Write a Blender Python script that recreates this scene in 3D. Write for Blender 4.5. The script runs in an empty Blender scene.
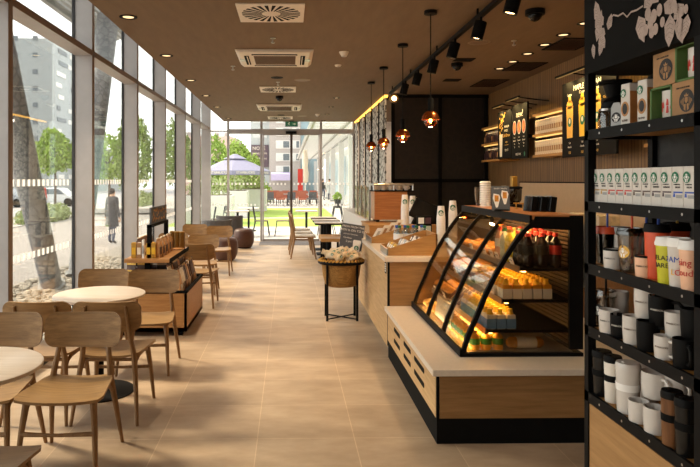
import bpy, bmesh, math, random
from mathutils import Vector, Matrix, Euler
random.seed(7)
sc = bpy.context.scene
COL = sc.collection
PI = math.pi
R = math.radians

# ------------------------------------------------------------------ colours and materials
def lin(c):
    return c / 12.92 if c <= .04045 else ((c + .055) / 1.055) ** 2.4
def hexc(h):
    return tuple(lin(int(h[i:i + 2], 16) / 255) for i in (0, 2, 4)) + (1,)
def new_mat(name):
    m = bpy.data.materials.new(name); m.use_nodes = True
    nt = m.node_tree; b = nt.nodes['Principled BSDF']
    return m, nt, b
def coords(nt, scale=(1, 1, 1), loc=(0, 0, 0), kind='Object'):
    t = nt.nodes.new('ShaderNodeTexCoord'); mp = nt.nodes.new('ShaderNodeMapping')
    mp.inputs['Scale'].default_value = scale; mp.inputs['Location'].default_value = loc
    nt.links.new(t.outputs[kind], mp.inputs['Vector'])
    return mp.outputs['Vector']
def noise(nt, vec, scale, detail=3, rough=.6):
    n = nt.nodes.new('ShaderNodeTexNoise'); n.inputs['Scale'].default_value = scale
    n.inputs['Detail'].default_value = detail; n.inputs['Roughness'].default_value = rough
    nt.links.new(vec, n.inputs['Vector']); return n.outputs['Fac']
def ramp(nt, fac, stops):
    r = nt.nodes.new('ShaderNodeValToRGB')
    while len(r.color_ramp.elements) < len(stops): r.color_ramp.elements.new(.5)
    for e, (p, c) in zip(r.color_ramp.elements, stops): e.position = p; e.color = c
    nt.links.new(fac, r.inputs['Fac']); return r.outputs['Color']
def bump(nt, b, fac, strength=.2, dist=.01):
    n = nt.nodes.new('ShaderNodeBump'); n.inputs['Strength'].default_value = strength; n.inputs['Distance'].default_value = dist
    nt.links.new(fac, n.inputs['Height']); nt.links.new(n.outputs['Normal'], b.inputs['Normal'])
def plain(name, h, rough=.5, metal=0., var=.12, scale=14, bmp=0., spec=None):
    m, nt, b = new_mat(name); c = hexc(h)
    f = noise(nt, coords(nt), scale)
    d = tuple(x * (1 - var) for x in c[:3]) + (1,); l = tuple(min(1, x * (1 + var)) for x in c[:3]) + (1,)
    nt.links.new(ramp(nt, f, [(.3, d), (.7, l)]), b.inputs['Base Color'])
    b.inputs['Roughness'].default_value = rough; b.inputs['Metallic'].default_value = metal
    if spec is not None: b.inputs['Specular IOR Level'].default_value = spec
    if bmp: bump(nt, b, f, bmp)
    return m
def wood(name, dark, light, grain='x', rough=.45, sc_=3., spec=.35):
    m, nt, b = new_mat(name)
    s = {'x': (1, 14, 14), 'y': (14, 1, 14), 'z': (14, 14, 1)}[grain]
    v = coords(nt, s)
    f = noise(nt, v, sc_, 5, .65)
    nt.links.new(ramp(nt, f, [(.28, hexc(dark)), (.72, hexc(light))]), b.inputs['Base Color'])
    b.inputs['Roughness'].default_value = rough; b.inputs['Specular IOR Level'].default_value = spec
    bump(nt, b, f, .08, .003)
    return m
def emit(name, h, s, base='202020'):
    m, nt, b = new_mat(name)
    b.inputs['Base Color'].default_value = hexc(base)
    b.inputs['Emission Color'].default_value = hexc(h); b.inputs['Emission Strength'].default_value = s
    return m
def glass(name, tint='f6fbf9', gloss=.05, rough=0.0):
    m = bpy.data.materials.new(name); m.use_nodes = True; nt = m.node_tree; nt.nodes.clear()
    o = nt.nodes.new('ShaderNodeOutputMaterial'); mix = nt.nodes.new('ShaderNodeMixShader')
    t = nt.nodes.new('ShaderNodeBsdfTransparent'); g = nt.nodes.new('ShaderNodeBsdfGlossy')
    t.inputs['Color'].default_value = hexc(tint); g.inputs['Roughness'].default_value = rough
    lw = nt.nodes.new('ShaderNodeLayerWeight'); lw.inputs['Blend'].default_value = .25
    mu = nt.nodes.new('ShaderNodeMath'); mu.operation = 'MULTIPLY_ADD'; mu.inputs[1].default_value = .35; mu.inputs[2].default_value = gloss
    nt.links.new(lw.outputs['Fresnel'], mu.inputs[0])
    nt.links.new(mu.outputs[0], mix.inputs['Fac'])
    nt.links.new(t.outputs[0], mix.inputs[1]); nt.links.new(g.outputs[0], mix.inputs[2])
    nt.links.new(mix.outputs[0], o.inputs['Surface'])
    return m

M = {}
M['chair'] = wood('chair_oak', '7b5c3a', 'a88356', 'x', .42)
M['chair_leg'] = wood('chair_oak_leg', '735436', '9b764c', 'z', .45)
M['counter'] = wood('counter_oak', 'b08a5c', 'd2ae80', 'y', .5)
M['counter_x'] = wood('counter_oak_shaded', '87633a', 'a67d50', 'x', .5)  # same oak painted darker for the shade on the end panels
M['tray_wood'] = wood('tray_wood', 'a0723f', 'c4945a', 'x', .5)
M['bin_wood'] = wood('bin_wood', '96683c', 'bb8a55', 'x', .45)
M['unit_wood'] = wood('unit_wood', '946c40', 'b58a58', 'y', .5)
M['shelf_wood'] = wood('shelf_wood', '9a6a30', 'c08c4a', 'y', .5)
M['tabletop'] = wood('table_top_oak', 'cab7a6', 'e0d0c2', 'x', .32)
M['black'] = plain('black_metal', '0a0909', .6, 0, .1, spec=.14)
M['black_matte'] = plain('black_matte', '0e0d0c', .85, 0, .15, spec=.15)
M['black_gloss'] = plain('black_gloss', '0f0f10', .25, 0, .1, spec=.3)
M['charcoal'] = plain('charcoal_fabric', '5c5b5e', .9, 0, .15, 60)
M['dark_board'] = plain('dark_chalkboard', '55575d', .75, 0, .08)
M['menu_black'] = plain('menu_black', '0d0a08', .7, 0, .1, spec=.15)
M['white'] = plain('white_card', 'efebe6', .55, 0, .03)
M['pack_white'] = plain('pack_white', 'd2cac1', .6, 0, .03)
M['offwhite'] = plain('off_white', 'e2d8cb', .55, 0, .05)
M['ceramic'] = plain('white_ceramic', 'cfc7bf', .2, 0, .03)
M['alu'] = plain('grey_aluminium', 'b3afaf', .45, .15, .05, 6)
M['alu_dark'] = plain('dark_gasket', '2c2c2f', .6, 0, .1)
M['alu_warm'] = plain('brown_and_warm_reflection', '7c644f', .5, .1, .06)  # brown paints the warm room reflected on frame inner faces; grilles share it
M['steel'] = plain('steel', 'b9b6b2', .28, .9, .06)
M['copper'] = plain('copper', 'b8652f', .25, .95, .12, 5)
M['copper_panel'] = wood('copper_panel', '9b6036', 'c98a56', 'x', .35)
M['gold'] = plain('gold', 'c09445', .35, .7, .1)
M['slab'] = plain('pale_stone', 'dccdbb', .3, 0, .04, 40)
M['leather'] = plain('brown_leather', '4c2c1f', .45, 0, .15, 20)
M['wall'] = plain('warm_plaster', '8f7a63', .8, 0, .06)
M['splash'] = plain('beige_backsplash', 'c7aa86', .45, 0, .04)
M['bar_white'] = plain('white_bar', 'dcd6cf', .5, 0, .03)
M['green'] = plain('logo_green', '0e6b46', .5, 0, .05)
M['green_box'] = plain('green_card', '4c6b32', .6, 0, .1)
M['kraft'] = plain('kraft_card', 'a27a52', .75, 0, .1, 30)
M['kraft_bag'] = plain('kraft_bag', 'b07a44', .6, 0, .2, 20)
M['orange'] = plain('orange_plastic', 'd2502a', .38, 0, .06)
M['peach'] = plain('peach_plastic', 'eab795', .4, 0, .05)
M['lime'] = plain('lime_plastic', 'c3bd22', .4, 0, .06)
M['red'] = plain('red', 'c22f24', .5, 0, .08)
M['blue'] = plain('blue', '2a4fae', .5, 0, .08)
M['yellow'] = plain('yellow', 'e6b428', .5, 0, .08)
M['brown'] = plain('brown_print', '5b3d2a', .6, 0, .1)
M['black_ink'] = plain('black_ink', '1f1c1b', .6, 0, .1)
M['cream_ink'] = plain('cream_ink', 'e8dccb', .6, 0, .05)
M['amber_ink'] = plain('amber_ink', 'e9b04a', .6, 0, .1)
M['print_flower'] = plain('print_flower', 'a8948a', .7, 0, .15, 60)
M['wicker'] = wood('wicker', '6b4a26', 'b58a4c', 'x', .8, 9)
M['wicker_rim'] = wood('wicker_rim', 'a5752d', 'd8a54d', 'x', .7, 9)
M['cookie_wrap'] = plain('cookie_wrap', 'dcc6a4', .4, 0, .2, 24)
M['gold_tin'] = plain('gold_tin', '7d5a22', .4, .4, .2, 30)
M['pouch_brown'] = plain('pouch_brown', '54382a', .4, 0, .35, 22)
M['pouch_tan'] = plain('pouch_tan', 'bd8e5c', .45, 0, .3, 22)
M['pouch_cream'] = plain('pouch_cream', 'e6d8c2', .45, 0, .15, 22)
M['pouch_black'] = plain('pouch_black', '1f1a1b', .3, 0, .3, 22)
M['pouch_plum'] = plain('pouch_plum', '4b2f37', .3, 0, .3, 22)
M['water'] = glass('clear_plastic', 'dfe9ee', .12)
M['clear'] = glass('clear_cup', 'd9d3cd', .12)
M['smoke'] = glass('smoked_plastic', '55504c', .12)
M['glass'] = glass('window_glass', 'f4f8f6', .03)
M['case_glass'] = glass('case_glass', 'efe9df', .03)
M['bulb_glass'] = glass('bulb_glass', 'f3d2a6', .08)
def frosted():
    m = bpy.data.materials.new('frosted_square'); m.use_nodes = True; nt = m.node_tree; nt.nodes.clear()
    o = nt.nodes.new('ShaderNodeOutputMaterial'); mix = nt.nodes.new('ShaderNodeMixShader'); mix.inputs[0].default_value = .75
    d = nt.nodes.new('ShaderNodeBsdfDiffuse'); t = nt.nodes.new('ShaderNodeBsdfTranslucent')
    for n in (d, t): n.inputs['Color'].default_value = hexc('f2efed')
    nt.links.new(d.outputs[0], mix.inputs[1]); nt.links.new(t.outputs[0], mix.inputs[2]); nt.links.new(mix.outputs[0], o.inputs['Surface']); return m
M['frit'] = frosted()
M['cola'] = plain('cola', '170b08', .08, 0, .2, 30)
M['juice'] = plain('orange_juice', 'e09a20', .3, 0, .08)
M['juice_green'] = plain('green_label', '3c7a22', .5, 0, .1)
M['lemon'] = plain('lemon_drink', 'e4cf3c', .2, 0, .05)
M['pink_drink'] = plain('pink_drink', 'd9a48c', .2, 0, .05)
M['pale_drink'] = plain('pale_drink', 'c4cfc4', .15, 0, .05)
M['milk_blue'] = plain('blue_label', '5f8cc4', .5, 0, .05)
M['pastry'] = plain('pastry', 'c8842c', .55, 0, .45, 28, .4)
M['pastry_pale'] = plain('pale_pastry', 'dfb064', .6, 0, .3, 28, .4)
M['wrap_dark'] = plain('brown_snack', '6a3d26', .5, 0, .4, 35)
M['lamp_warm'] = emit('lamp_warm', 'ffd398', 1.0)
M['lamp_spot'] = emit('lamp_spot', 'ffcf90', 9)
M['filament'] = emit('filament', 'ffa848', 60)
M['cove'] = emit('cove_strip', 'e8a840', 2.5)
M['lamp_dim'] = emit('lamp_dim', 'ffc46a', .15)
M['bronze'] = plain('bronze_stile', '5a4e48', .5, .1, .05)
M['led_soft'] = emit('led_soft', 'ffc46a', .8)
M['led'] = emit('led_strip', 'ffc46a', 10)
M['exit_green'] = emit('exit_green', '2f7d56', .25)
# outside
M['foliage'] = plain('foliage', '8fa848', .7, 0, .4, 5)
M['foliage_dark'] = plain('foliage_dark', '84994c', .75, 0, .4, 4)
M['hedge'] = plain('hedge_leaf', '95a06a', .8, 0, .3, 8)
M['bark'] = plain('bark', '5c4a3c', .9, 0, .2)
M['bldg_grey'] = plain('building_grey', '92989a', .8, 0, .05, 1.5)
M['bldg_light'] = plain('building_light', 'b0b5b6', .8, 0, .05, 1.5)
M['bldg_taupe'] = plain('building_taupe', 'a8a09d', .8, 0, .05)
M['bldg_pink'] = plain('building_pink', 'cbb0a6', .8, 0, .05)
M['bldg_glass'] = plain('building_glass', '9fb6bf', .3, 0, .25, .4)
M['bldg_win'] = plain('building_window', '5f676e', .3, .1, .2)
M['bldg_win_pale'] = plain('building_window_pale', 'c6c7c6', .35, 0, .15)
M['white_col'] = plain('white_column', 'cfcbc8', .6, 0, .03)
M['navy'] = plain('navy_canvas', '85829a', .8, 0, .08)
M['beige_canvas'] = plain('beige_canvas', 'd8c8b4', .8, 0, .08)
M['skin'] = plain('skin', 'c99d80', .6, 0, .05)
M['coat'] = plain('dark_coat', '3f3d41', .85, 0, .1)
M['jeans'] = plain('jeans', '50566a', .85, 0, .1)
M['hair'] = plain('hair', '35261d', .7, 0, .15)
M['car_white'] = plain('car_white', 'd8d8d8', .25, 0, .03)
M['car_grey'] = plain('car_grey', '8c9096', .25, .2, .03)
M['terracotta'] = plain('terracotta_cushion', 'a5604c', .8, 0, .15)
M['panel_grey'] = plain('canopy_metal', '9b9a98', .5, .2, .06, 4)
def ground(name, a, b_, s, joint=None, jw=.02, bs=(.4, .2)):
    m, nt, b = new_mat(name); v = coords(nt)
    f = noise(nt, v, s, 4)
    c = ramp(nt, f, [(.3, hexc(a)), (.7, hexc(b_))])
    if joint:
        br = nt.nodes.new('ShaderNodeTexBrick'); br.inputs['Scale'].default_value = 1
        br.inputs['Brick Width'].default_value = bs[0]; br.inputs['Row Height'].default_value = bs[1]
        br.inputs['Mortar Size'].default_value = jw; br.inputs['Mortar'].default_value = hexc(joint)
        nt.links.new(v, br.inputs['Vector']); nt.links.new(c, br.inputs['Color1']); nt.links.new(c, br.inputs['Color2'])
        c = br.outputs['Color']
    nt.links.new(c, b.inputs['Base Color']); b.inputs['Roughness'].default_value = .9
    return m
M['cobble'] = ground('cobble_paving', '958d88', 'aea6a0', 6, '867e79', .012, (.22, .11))
M['paving'] = ground('pale_paving', 'b4aca6', 'c4bcb6', 3, '9c948f', .01, (.6, .4))
M['asphalt'] = ground('road_asphalt', '9a9697', 'a8a4a5', 4)
M['soil'] = ground('gravel_bed', '857c72', '9d9389', 12)
M['lawn'] = ground('lawn_green', '829838', '9db24c', 9)
M['pebble'] = plain('pebble', 'a99e90', .85, 0, .3, 3)
M['doormat'] = plain('doormat', '6d6769', .95, 0, .2, 80)

def floor_mat():
    m, nt, b = new_mat('floor_stone_tile')
    v = coords(nt)
    br = nt.nodes.new('ShaderNodeTexBrick'); br.offset = 0; br.squash = 1
    br.inputs['Scale'].default_value = 1; br.inputs['Brick Width'].default_value = .6; br.inputs['Row Height'].default_value = .56
    br.inputs['Mortar Size'].default_value = .0034; br.inputs['Mortar Smooth'].default_value = .3; br.inputs['Bias'].default_value = 0
    br.inputs['Color1'].default_value = (.86, .855, .85, 1); br.inputs['Color2'].default_value = (1.02, 1.0, .98, 1)
    br.inputs['Mortar'].default_value = (1.2, 1.19, 1.17, 1)
    nt.links.new(v, br.inputs['Vector'])
    f = noise(nt, coords(nt, (1, 2.2, 1)), 1.7, 6, .62)
    c = ramp(nt, f, [(.25, hexc('937d67')), (.5, hexc('ad967e')), (.75, hexc('c2ab92'))])
    mx = nt.nodes.new('ShaderNodeMix'); mx.data_type = 'RGBA'; mx.blend_type = 'MULTIPLY'; mx.inputs[0].default_value = 1
    nt.links.new(c, mx.inputs[6]); nt.links.new(br.outputs['Color'], mx.inputs[7])
    nt.links.new(mx.outputs[2], b.inputs['Base Color'])
    b.inputs['Roughness'].default_value = .48; b.inputs['Specular IOR Level'].default_value = .4
    bump(nt, b, f, .06, .004)
    return m
M['floor'] = floor_mat()
def ceiling_mat():
    m, nt, b = new_mat('ceiling_brown')
    f = noise(nt, coords(nt, (6, 1, 1)), 2.2, 4)
    nt.links.new(ramp(nt, f, [(.3, hexc('6f583f')), (.7, hexc('786046'))]), b.inputs['Base Color'])
    b.inputs['Roughness'].default_value = .75
    return m
M['ceiling'] = ceiling_mat()
def slat_wall():
    m, nt, b = new_mat('slatted_wood_wall'); v = coords(nt, (1, 1, 1))
    w = nt.nodes.new('ShaderNodeTexWave'); w.bands_direction = 'Y'; w.inputs['Scale'].default_value = 5.2; w.inputs['Distortion'].default_value = 0
    nt.links.new(v, w.inputs['Vector'])
    f = noise(nt, coords(nt, (14, 9, .6)), 2.2, 4)
    c = ramp(nt, f, [(.3, hexc('6a4d2c')), (.7, hexc('8c6a40'))])
    mx = nt.nodes.new('ShaderNodeMix'); mx.data_type = 'RGBA'; mx.blend_type = 'MULTIPLY'; mx.inputs[0].default_value = 1
    g = ramp(nt, w.outputs['Fac'], [(.05, (.45, .42, .4, 1)), (.2, (1, 1, 1, 1))])
    nt.links.new(c, mx.inputs[6]); nt.links.new(g, mx.inputs[7]); nt.links.new(mx.outputs[2], b.inputs['Base Color'])
    b.inputs['Roughness'].default_value = .55
    return m
M['slat_wall'] = slat_wall()
def lace(name, a, b_, s):
    m, nt, b = new_mat(name)
    v = coords(nt, (1, 1, .8)); n = nt.nodes.new('ShaderNodeTexVoronoi'); n.feature = 'DISTANCE_TO_EDGE'; n.inputs['Scale'].default_value = s
    n.inputs['Randomness'].default_value = 1
    nt.links.new(v, n.inputs['Vector'])
    nt.links.new(ramp(nt, n.outputs['Distance'], [(.06, hexc(a)), (.16, hexc(b_))]), b.inputs['Base Color'])
    b.inputs['Roughness'].default_value = .6
    return m
M['screen'] = lace('leaf_screen', '4a4038', 'd8d2c8', 11)  # pale cells paint the daylight showing through the screen holes
M['dark_leaf'] = lace('dark_leaf_panel', '1c130e', '110b09', 7)
M['unit_leaf'] = lace('unit_leaf_panel', '201d1b', '100f0e', 14)
M['perforated'] = lace('perforated_cladding', '757579', '8f8f91', 9)

# ------------------------------------------------------------------ mesh builder
class MB:
    def __init__(s): s.v = []; s.f = []; s.mi = []; s.cur = 0
    def add(s, vs, fs):
        o = len(s.v); s.v += [tuple(p) for p in vs]; s.f += [[i + o for i in f] for f in fs]; s.mi += [s.cur] * len(fs); return s
    def box(s, x0, x1, y0, y1, z0, z1):
        return s.add([(x, y, z) for z in (z0, z1) for y in (y0, y1) for x in (x0, x1)],
                     [(0, 2, 3, 1), (4, 5, 7, 6), (0, 1, 5, 4), (2, 6, 7, 3), (0, 4, 6, 2), (1, 3, 7, 5)])
    def cbox(s, c, sz): return s.box(c[0] - sz[0] / 2, c[0] + sz[0] / 2, c[1] - sz[1] / 2, c[1] + sz[1] / 2, c[2] - sz[2] / 2, c[2] + sz[2] / 2)
    def mbox(s, mat, sz):
        o = MB().cbox((0, 0, 0), sz); return s.add([mat @ Vector(p) for p in o.v], o.f)
    def lathe(s, prof, c=(0, 0, 0), n=20, caps=True):
        vs = []; fs = []
        for r, z in prof:
            for i in range(n):
                a = 2 * PI * i / n; vs.append((c[0] + r * math.cos(a), c[1] + r * math.sin(a), c[2] + z))
        for k in range(len(prof) - 1):
            for i in range(n):
                j = (i + 1) % n; fs.append((k * n + i, k * n + j, (k + 1) * n + j, (k + 1) * n + i))
        if caps: fs.append(tuple(reversed(range(n)))); fs.append(tuple((len(prof) - 1) * n + i for i in range(n)))
        return s.add(vs, fs)
    def cyl(s, c, r, h, n=16): return s.lathe([(r, 0), (r, h)], c, n)
    def tube(s, pts, rad, n=8, closed=False):
        pts = [Vector(p) for p in pts]; m = len(pts); vs = []; fs = []
        rs = rad if isinstance(rad, (list, tuple)) else [rad] * m
        up0 = None
        for k, p in enumerate(pts):
            a = pts[(k - 1) % m] if (k or closed) else p; b = pts[(k + 1) % m] if (k < m - 1 or closed) else p
            t = (b - a).normalized()
            if up0 is None:
                up0 = Vector((0, 0, 1)) if abs(t.z) < .9 else Vector((1, 0, 0))
            u = t.cross(up0)
            if u.length < 1e-4: u = t.cross(Vector((1, .3, 0)))
            u.normalize(); w = u.cross(t).normalized(); up0 = w
            for i in range(n):
                an = 2 * PI * i / n; vs.append(p + (u * math.cos(an) + w * math.sin(an)) * rs[k])
        for k in range(m if closed else m - 1):
            k2 = (k + 1) % m
            for i in range(n):
                j = (i + 1) % n; fs.append((k * n + i, k * n + j, k2 * n + j, k2 * n + i))
        if not closed: fs.append(tuple(reversed(range(n)))); fs.append(tuple((m - 1) * n + i for i in range(n)))
        return s.add(vs, fs)
    def prism(s, poly, axis, a, b):
        def P(u, w, t): return {'x': (t, u, w), 'y': (u, t, w), 'z': (u, w, t)}[axis]
        n = len(poly)
        return s.add([P(u, w, a) for u, w in poly] + [P(u, w, b) for u, w in poly],
                     [tuple(range(n)), tuple(reversed(range(n, 2 * n)))] + [(i, (i + 1) % n, n + (i + 1) % n, n + i) for i in range(n)])
    def ball(s, c, r, n=12, m=8):
        if not isinstance(r, (tuple, list)): r = (r, r, r)
        vs = [(c[0], c[1], c[2] - r[2])]; fs = []
        for k in range(1, m):
            ph = -PI / 2 + PI * k / m
            for i in range(n):
                a = 2 * PI * i / n; vs.append((c[0] + r[0] * math.cos(ph) * math.cos(a), c[1] + r[1] * math.cos(ph) * math.sin(a), c[2] + r[2] * math.sin(ph)))
        vs.append((c[0], c[1], c[2] + r[2])); L = len(vs) - 1
        for i in range(n):
            j = (i + 1) % n; fs.append((0, 1 + j, 1 + i)); fs.append((L, L - n + i, L - n + j))
            for k in range(m - 2): fs.append((1 + k * n + i, 1 + k * n + j, 1 + (k + 1) * n + j, 1 + (k + 1) * n + i))
        return s.add(vs, fs)
    def quad(s, a, b, c, d): return s.add([a, b, c, d], [(0, 1, 2, 3)])
    def xf(s, mat):
        s.v = [tuple(mat @ Vector(p)) for p in s.v]; return s
    def build(s, name, m, parent=None, smooth=False, bevel=0, loc=None, sub=0):
        me = bpy.data.meshes.new(name); me.from_pydata(s.v, [], s.f)
        bm = bmesh.new(); bm.from_mesh(me); bmesh.ops.recalc_face_normals(bm, faces=bm.faces[:]); bm.to_mesh(me); bm.free()
        ms = m if isinstance(m, (list, tuple)) else [m]
        for k in ms: me.materials.append(M[k] if isinstance(k, str) else k)
        if len(ms) > 1: me.polygons.foreach_set('material_index', s.mi)
        if smooth:
            me.polygons.foreach_set('use_smooth', [True] * len(me.polygons)); me.set_sharp_from_angle(angle=.7)
        o = bpy.data.objects.new(name, me); COL.objects.link(o)
        if parent: o.parent = parent
        if loc: o.location = loc
        if bevel:
            b = o.modifiers.new('bevel', 'BEVEL'); b.width = bevel; b.segments = 2; b.limit_method = 'ANGLE'
        if sub:
            b = o.modifiers.new('sub', 'SUBSURF'); b.levels = sub; b.render_levels = sub
        return o

# ------------------------------------------------------------------ tagging
def tag(o, label=None, cat=None, group=None, kind=None):
    for k, v in (('label', label), ('category', cat), ('group', group), ('kind', kind)):
        if v: o[k] = v
    return o
def empty(name, label, cat, loc=(0, 0, 0), rz=0, group=None):
    o = bpy.data.objects.new(name, None); COL.objects.link(o); o.empty_display_size = .05
    o.location = loc; o.rotation_euler = (0, 0, rz); return tag(o, label, cat, group)
def st(o): o['kind'] = 'structure'; return o
KIDS = {}
def dup(o, parent=None, loc=None, rz=None, label=None, group=None):
    c = o.copy(); COL.objects.link(c)
    if parent: c.parent = parent
    if loc: c.location = loc
    if rz is not None: c.rotation_euler = (0, 0, rz)
    if label: c['label'] = label
    if group: c['group'] = group
    for ch in list(o.children): dup(ch, c)
    return c
ORD = ['first', 'second', 'third', 'fourth', 'fifth', 'sixth', 'seventh', 'eighth', 'ninth', 'tenth', 'eleventh', 'twelfth', 'thirteenth', 'fourteenth', 'fifteenth', 'sixteenth', 'seventeenth', 'eighteenth']
def lettering(txt, size, mat, parent, mtx, name='lettering', align='CENTER', curve_r=None):
    cu = bpy.data.curves.new(name, 'FONT'); cu.body = txt; cu.size = size; cu.align_x = align; cu.align_y = 'CENTER'; cu.extrude = 0.0004; cu.resolution_u = 3
    t = bpy.data.objects.new(name, cu); COL.objects.link(t)
    dg = bpy.context.evaluated_depsgraph_get(); me = bpy.data.meshes.new_from_object(t.evaluated_get(dg))
    bpy.data.objects.remove(t); bpy.data.curves.remove(cu)
    me.materials.clear(); me.materials.append(M[mat]); me.name = name
    if curve_r:
        for v in me.vertices:
            a = v.co.x / curve_r; rr = curve_r + v.co.z; v.co = (rr * math.sin(a), v.co.y, rr * math.cos(a) - curve_r)
    o = bpy.data.objects.new(name, me); COL.objects.link(o); o.parent = parent; o.matrix_local = mtx; return o
def face(pos, normal='-x', tilt=0):
    """matrix whose local x is reading direction, y is up, z is the outward normal"""
    x, y, z = {'-x': ((0, -1, 0), (0, 0, 1), (-1, 0, 0)), '-y': ((1, 0, 0), (0, 0, 1), (0, -1, 0)), '+y': ((-1, 0, 0), (0, 0, 1), (0, 1, 0)), '+x': ((0, 1, 0), (0, 0, 1), (1, 0, 0))}[normal]
    m = Matrix((x, y, z)).transposed().to_4x4()
    return Matrix.Translation(pos) @ m @ Matrix.Rotation(tilt, 4, 'X')
def logo(parent, mtx, r, curve_r=None, col='green', pale='white'):
    """round emblem: coloured disc with a pale crowned figure, wrapped to a curved surface when curve_r is given"""
    m = MB()
    def poly(pts, z):
        m.add([(x * r, y * r, z) for x, y in pts], [tuple(range(len(pts)))])
    n = 24
    m.cur = 0
    rings = [(0.5, 0), (1, 0)]
    vs = [(0, 0, .0006)] + [(q * r * math.cos(2 * PI * i / n), q * r * math.sin(2 * PI * i / n), .0006) for q in (.5, 1) for i in range(n)]
    fs = [(0, 1 + i, 1 + (i + 1) % n) for i in range(n)] + [(1 + i, 1 + n + i, 1 + n + (i + 1) % n, 1 + (i + 1) % n) for i in range(n)]
    m.add(vs, fs)
    m.cur = 1
    z = .0012
    poly([(-.2, .28), (.2, .28), (.22, -.02), (.1, -.2), (-.1, -.2), (-.22, -.02)], z)
    poly([(-.24, .34), (.24, .34), (.3, .56), (.12, .45), (0, .68), (-.12, .45), (-.3, .56)], z)
    for s in (-1, 1):
        for k in range(3):
            q = .34 + .16 * k
            poly([(s * q, .3 - .1 * k), (s * (q + .08), .26 - .1 * k), (s * (q + .1), -.45 + .15 * k), (s * (q + .01), -.5 + .15 * k)], z)
        poly([(s * .06, -.28), (s * .3, -.3), (s * .34, -.75), (s * .1, -.9)], z)
    if curve_r:
        m.v = [((curve_r + z) * math.sin(x / curve_r), y, (curve_r + z) * math.cos(x / curve_r) - curve_r) for x, y, z in m.v]
    o = m.build('logo_emblem', [col, pale], parent); o.matrix_local = mtx; return o

# ------------------------------------------------------------------ camera
F, CX, CY, CAMH = 612, 300, 180, 1.6
cd = bpy.data.cameras.new('camera'); cam = bpy.data.objects.new('camera', cd); COL.objects.link(cam)
cam.location = (0, 0, CAMH); cam.rotation_euler = (R(90), 0, R(-1.0))
cd.sensor_width = 36; cd.lens = F / 700 * 36; cd.shift_x = (350 - CX) / 700; cd.shift_y = (CY - 233.5) / 700
cd.clip_start = .05; cd.clip_end = 500
sc.camera = cam
def ray(px, py):
    a = (px - CX) / F; b = -(py - CY) / F; T = R(1.0)
    return (math.cos(T) * a + math.sin(T), -math.sin(T) * a + math.cos(T), b)
def on_z(px, py, z):      # measured photo point -> world point at height z
    r = ray(px, py); t = (z - CAMH) / r[2]; return (r[0] * t, r[1] * t)
def on_x(px, py, X):      # measured photo point -> (y, z) on the plane x = X
    r = ray(px, py); t = X / r[0]; return (r[1] * t, CAMH + r[2] * t)
def on_y(px, py, Y):
    r = ray(px, py); t = Y / r[1]; return (r[0] * t, CAMH + r[2] * t)
# ================================================================== the room
CEIL = 3.12
fl = MB().box(-2.32 + .197, 4 + .197, -1.6 - 3.79, 16.2 - 3.79, -.06, 0).build('floor', 'floor', loc=(-.197, 3.79, 0)); st(fl)
st(MB().box(-1.70, 3.6, -1.6, 15.93, CEIL, CEIL + .06).build('ceiling', 'ceiling'))
st(MB().box(-2.5, 4.2, -1.8, 16.4, 4.1, 4.3).build('roof', 'panel_grey'))  # unseen slab added over the room to block the sun
st(MB().box(3.545, 3.7, -1.6, 16.2, 0, CEIL + .05).build('wall_right', 'slat_wall'))
st(MB().box(-2.3, 3.7, -1.75, -1.6, 0, 4.1).build('wall_rear', 'wall'))
st(MB().box(1.72, 3.7, 16.1, 16.25, 0, 4.1).build('wall_back', 'offwhite'))
st(MB().box(-1.7, 3.7, -1.6, -1.55, CEIL, 4.1).build('wall_upper_rear', 'wall'))
# dark leaf-patterned panel across the back of the work area
w = st(MB().box(1.84, 3.545, 10.85, 10.95, 0, CEIL).build('wall_end', 'dark_leaf'))
d = MB()
for x in (1.84, 2.68, 3.5): d.box(x - .03, x + .03, 10.82, 10.85, 0, CEIL)
d.box(1.84, 3.545, 10.82, 10.85, 1.56, 1.62); d.box(1.84, 3.545, 10.82, 10.85, 3.06, CEIL)
st(d.build('trim_1', 'black_matte'))
# window wall on the left: mullions, transom, bottom rail, panes
YS = [-1.25, .7, 2.655, 4.607, 6.552, 8.477, 10.378, 12.36, 14.43]
for i, y in enumerate(YS):
    m = MB(); m.box(-2.28, -2.10, y, y + .07, 0, 4.1)
    m.cur = 1; m.box(-2.31, -2.28, y - .012, y + .082, 0, 4.1)
    m.cur = 2; m.box(-2.102, -2.094, y + .004, y + .066, 0, 4.1)
    st(m.build('trim_%d' % (i + 2), ['alu', 'alu_dark', 'alu_warm']))
m = MB(); m.box(-2.28, -2.105, -1.6, 16.1, 2.925, 2.985); m.cur = 1; m.box(-2.106, -2.1, -1.6, 16.1, 2.925, 2.985)
st(m.build('trim_11', ['alu', 'alu_warm']))
st(MB().box(-2.3, -2.12, -1.6, 16.1, 0, .07).build('trim_12', 'alu_dark'))
st(MB().box(-2.3, -2.06, 16.02, 16.14, 0, 4.1).build('trim_13', 'alu'))
ends = YS + [16.02]
for i in range(len(YS)):
    a, b = ends[i] + .07, ends[i + 1]
    p = st(MB().box(-2.295, -2.287, a - .03, b + .03, .03, 4.1).build('window_%d' % (i + 1), 'glass'))
    if b < 3: continue
    fm = MB()
    n = int((b - a - .1) / .105)
    for k in range(n):
        y = a + .08 + k * .105
        for z in (1.545, .905): fm.box(-2.286, -2.2845, y, y + .05, z, z + .06)
    fm.build('frosted_square_row', 'frit', p)
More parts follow.
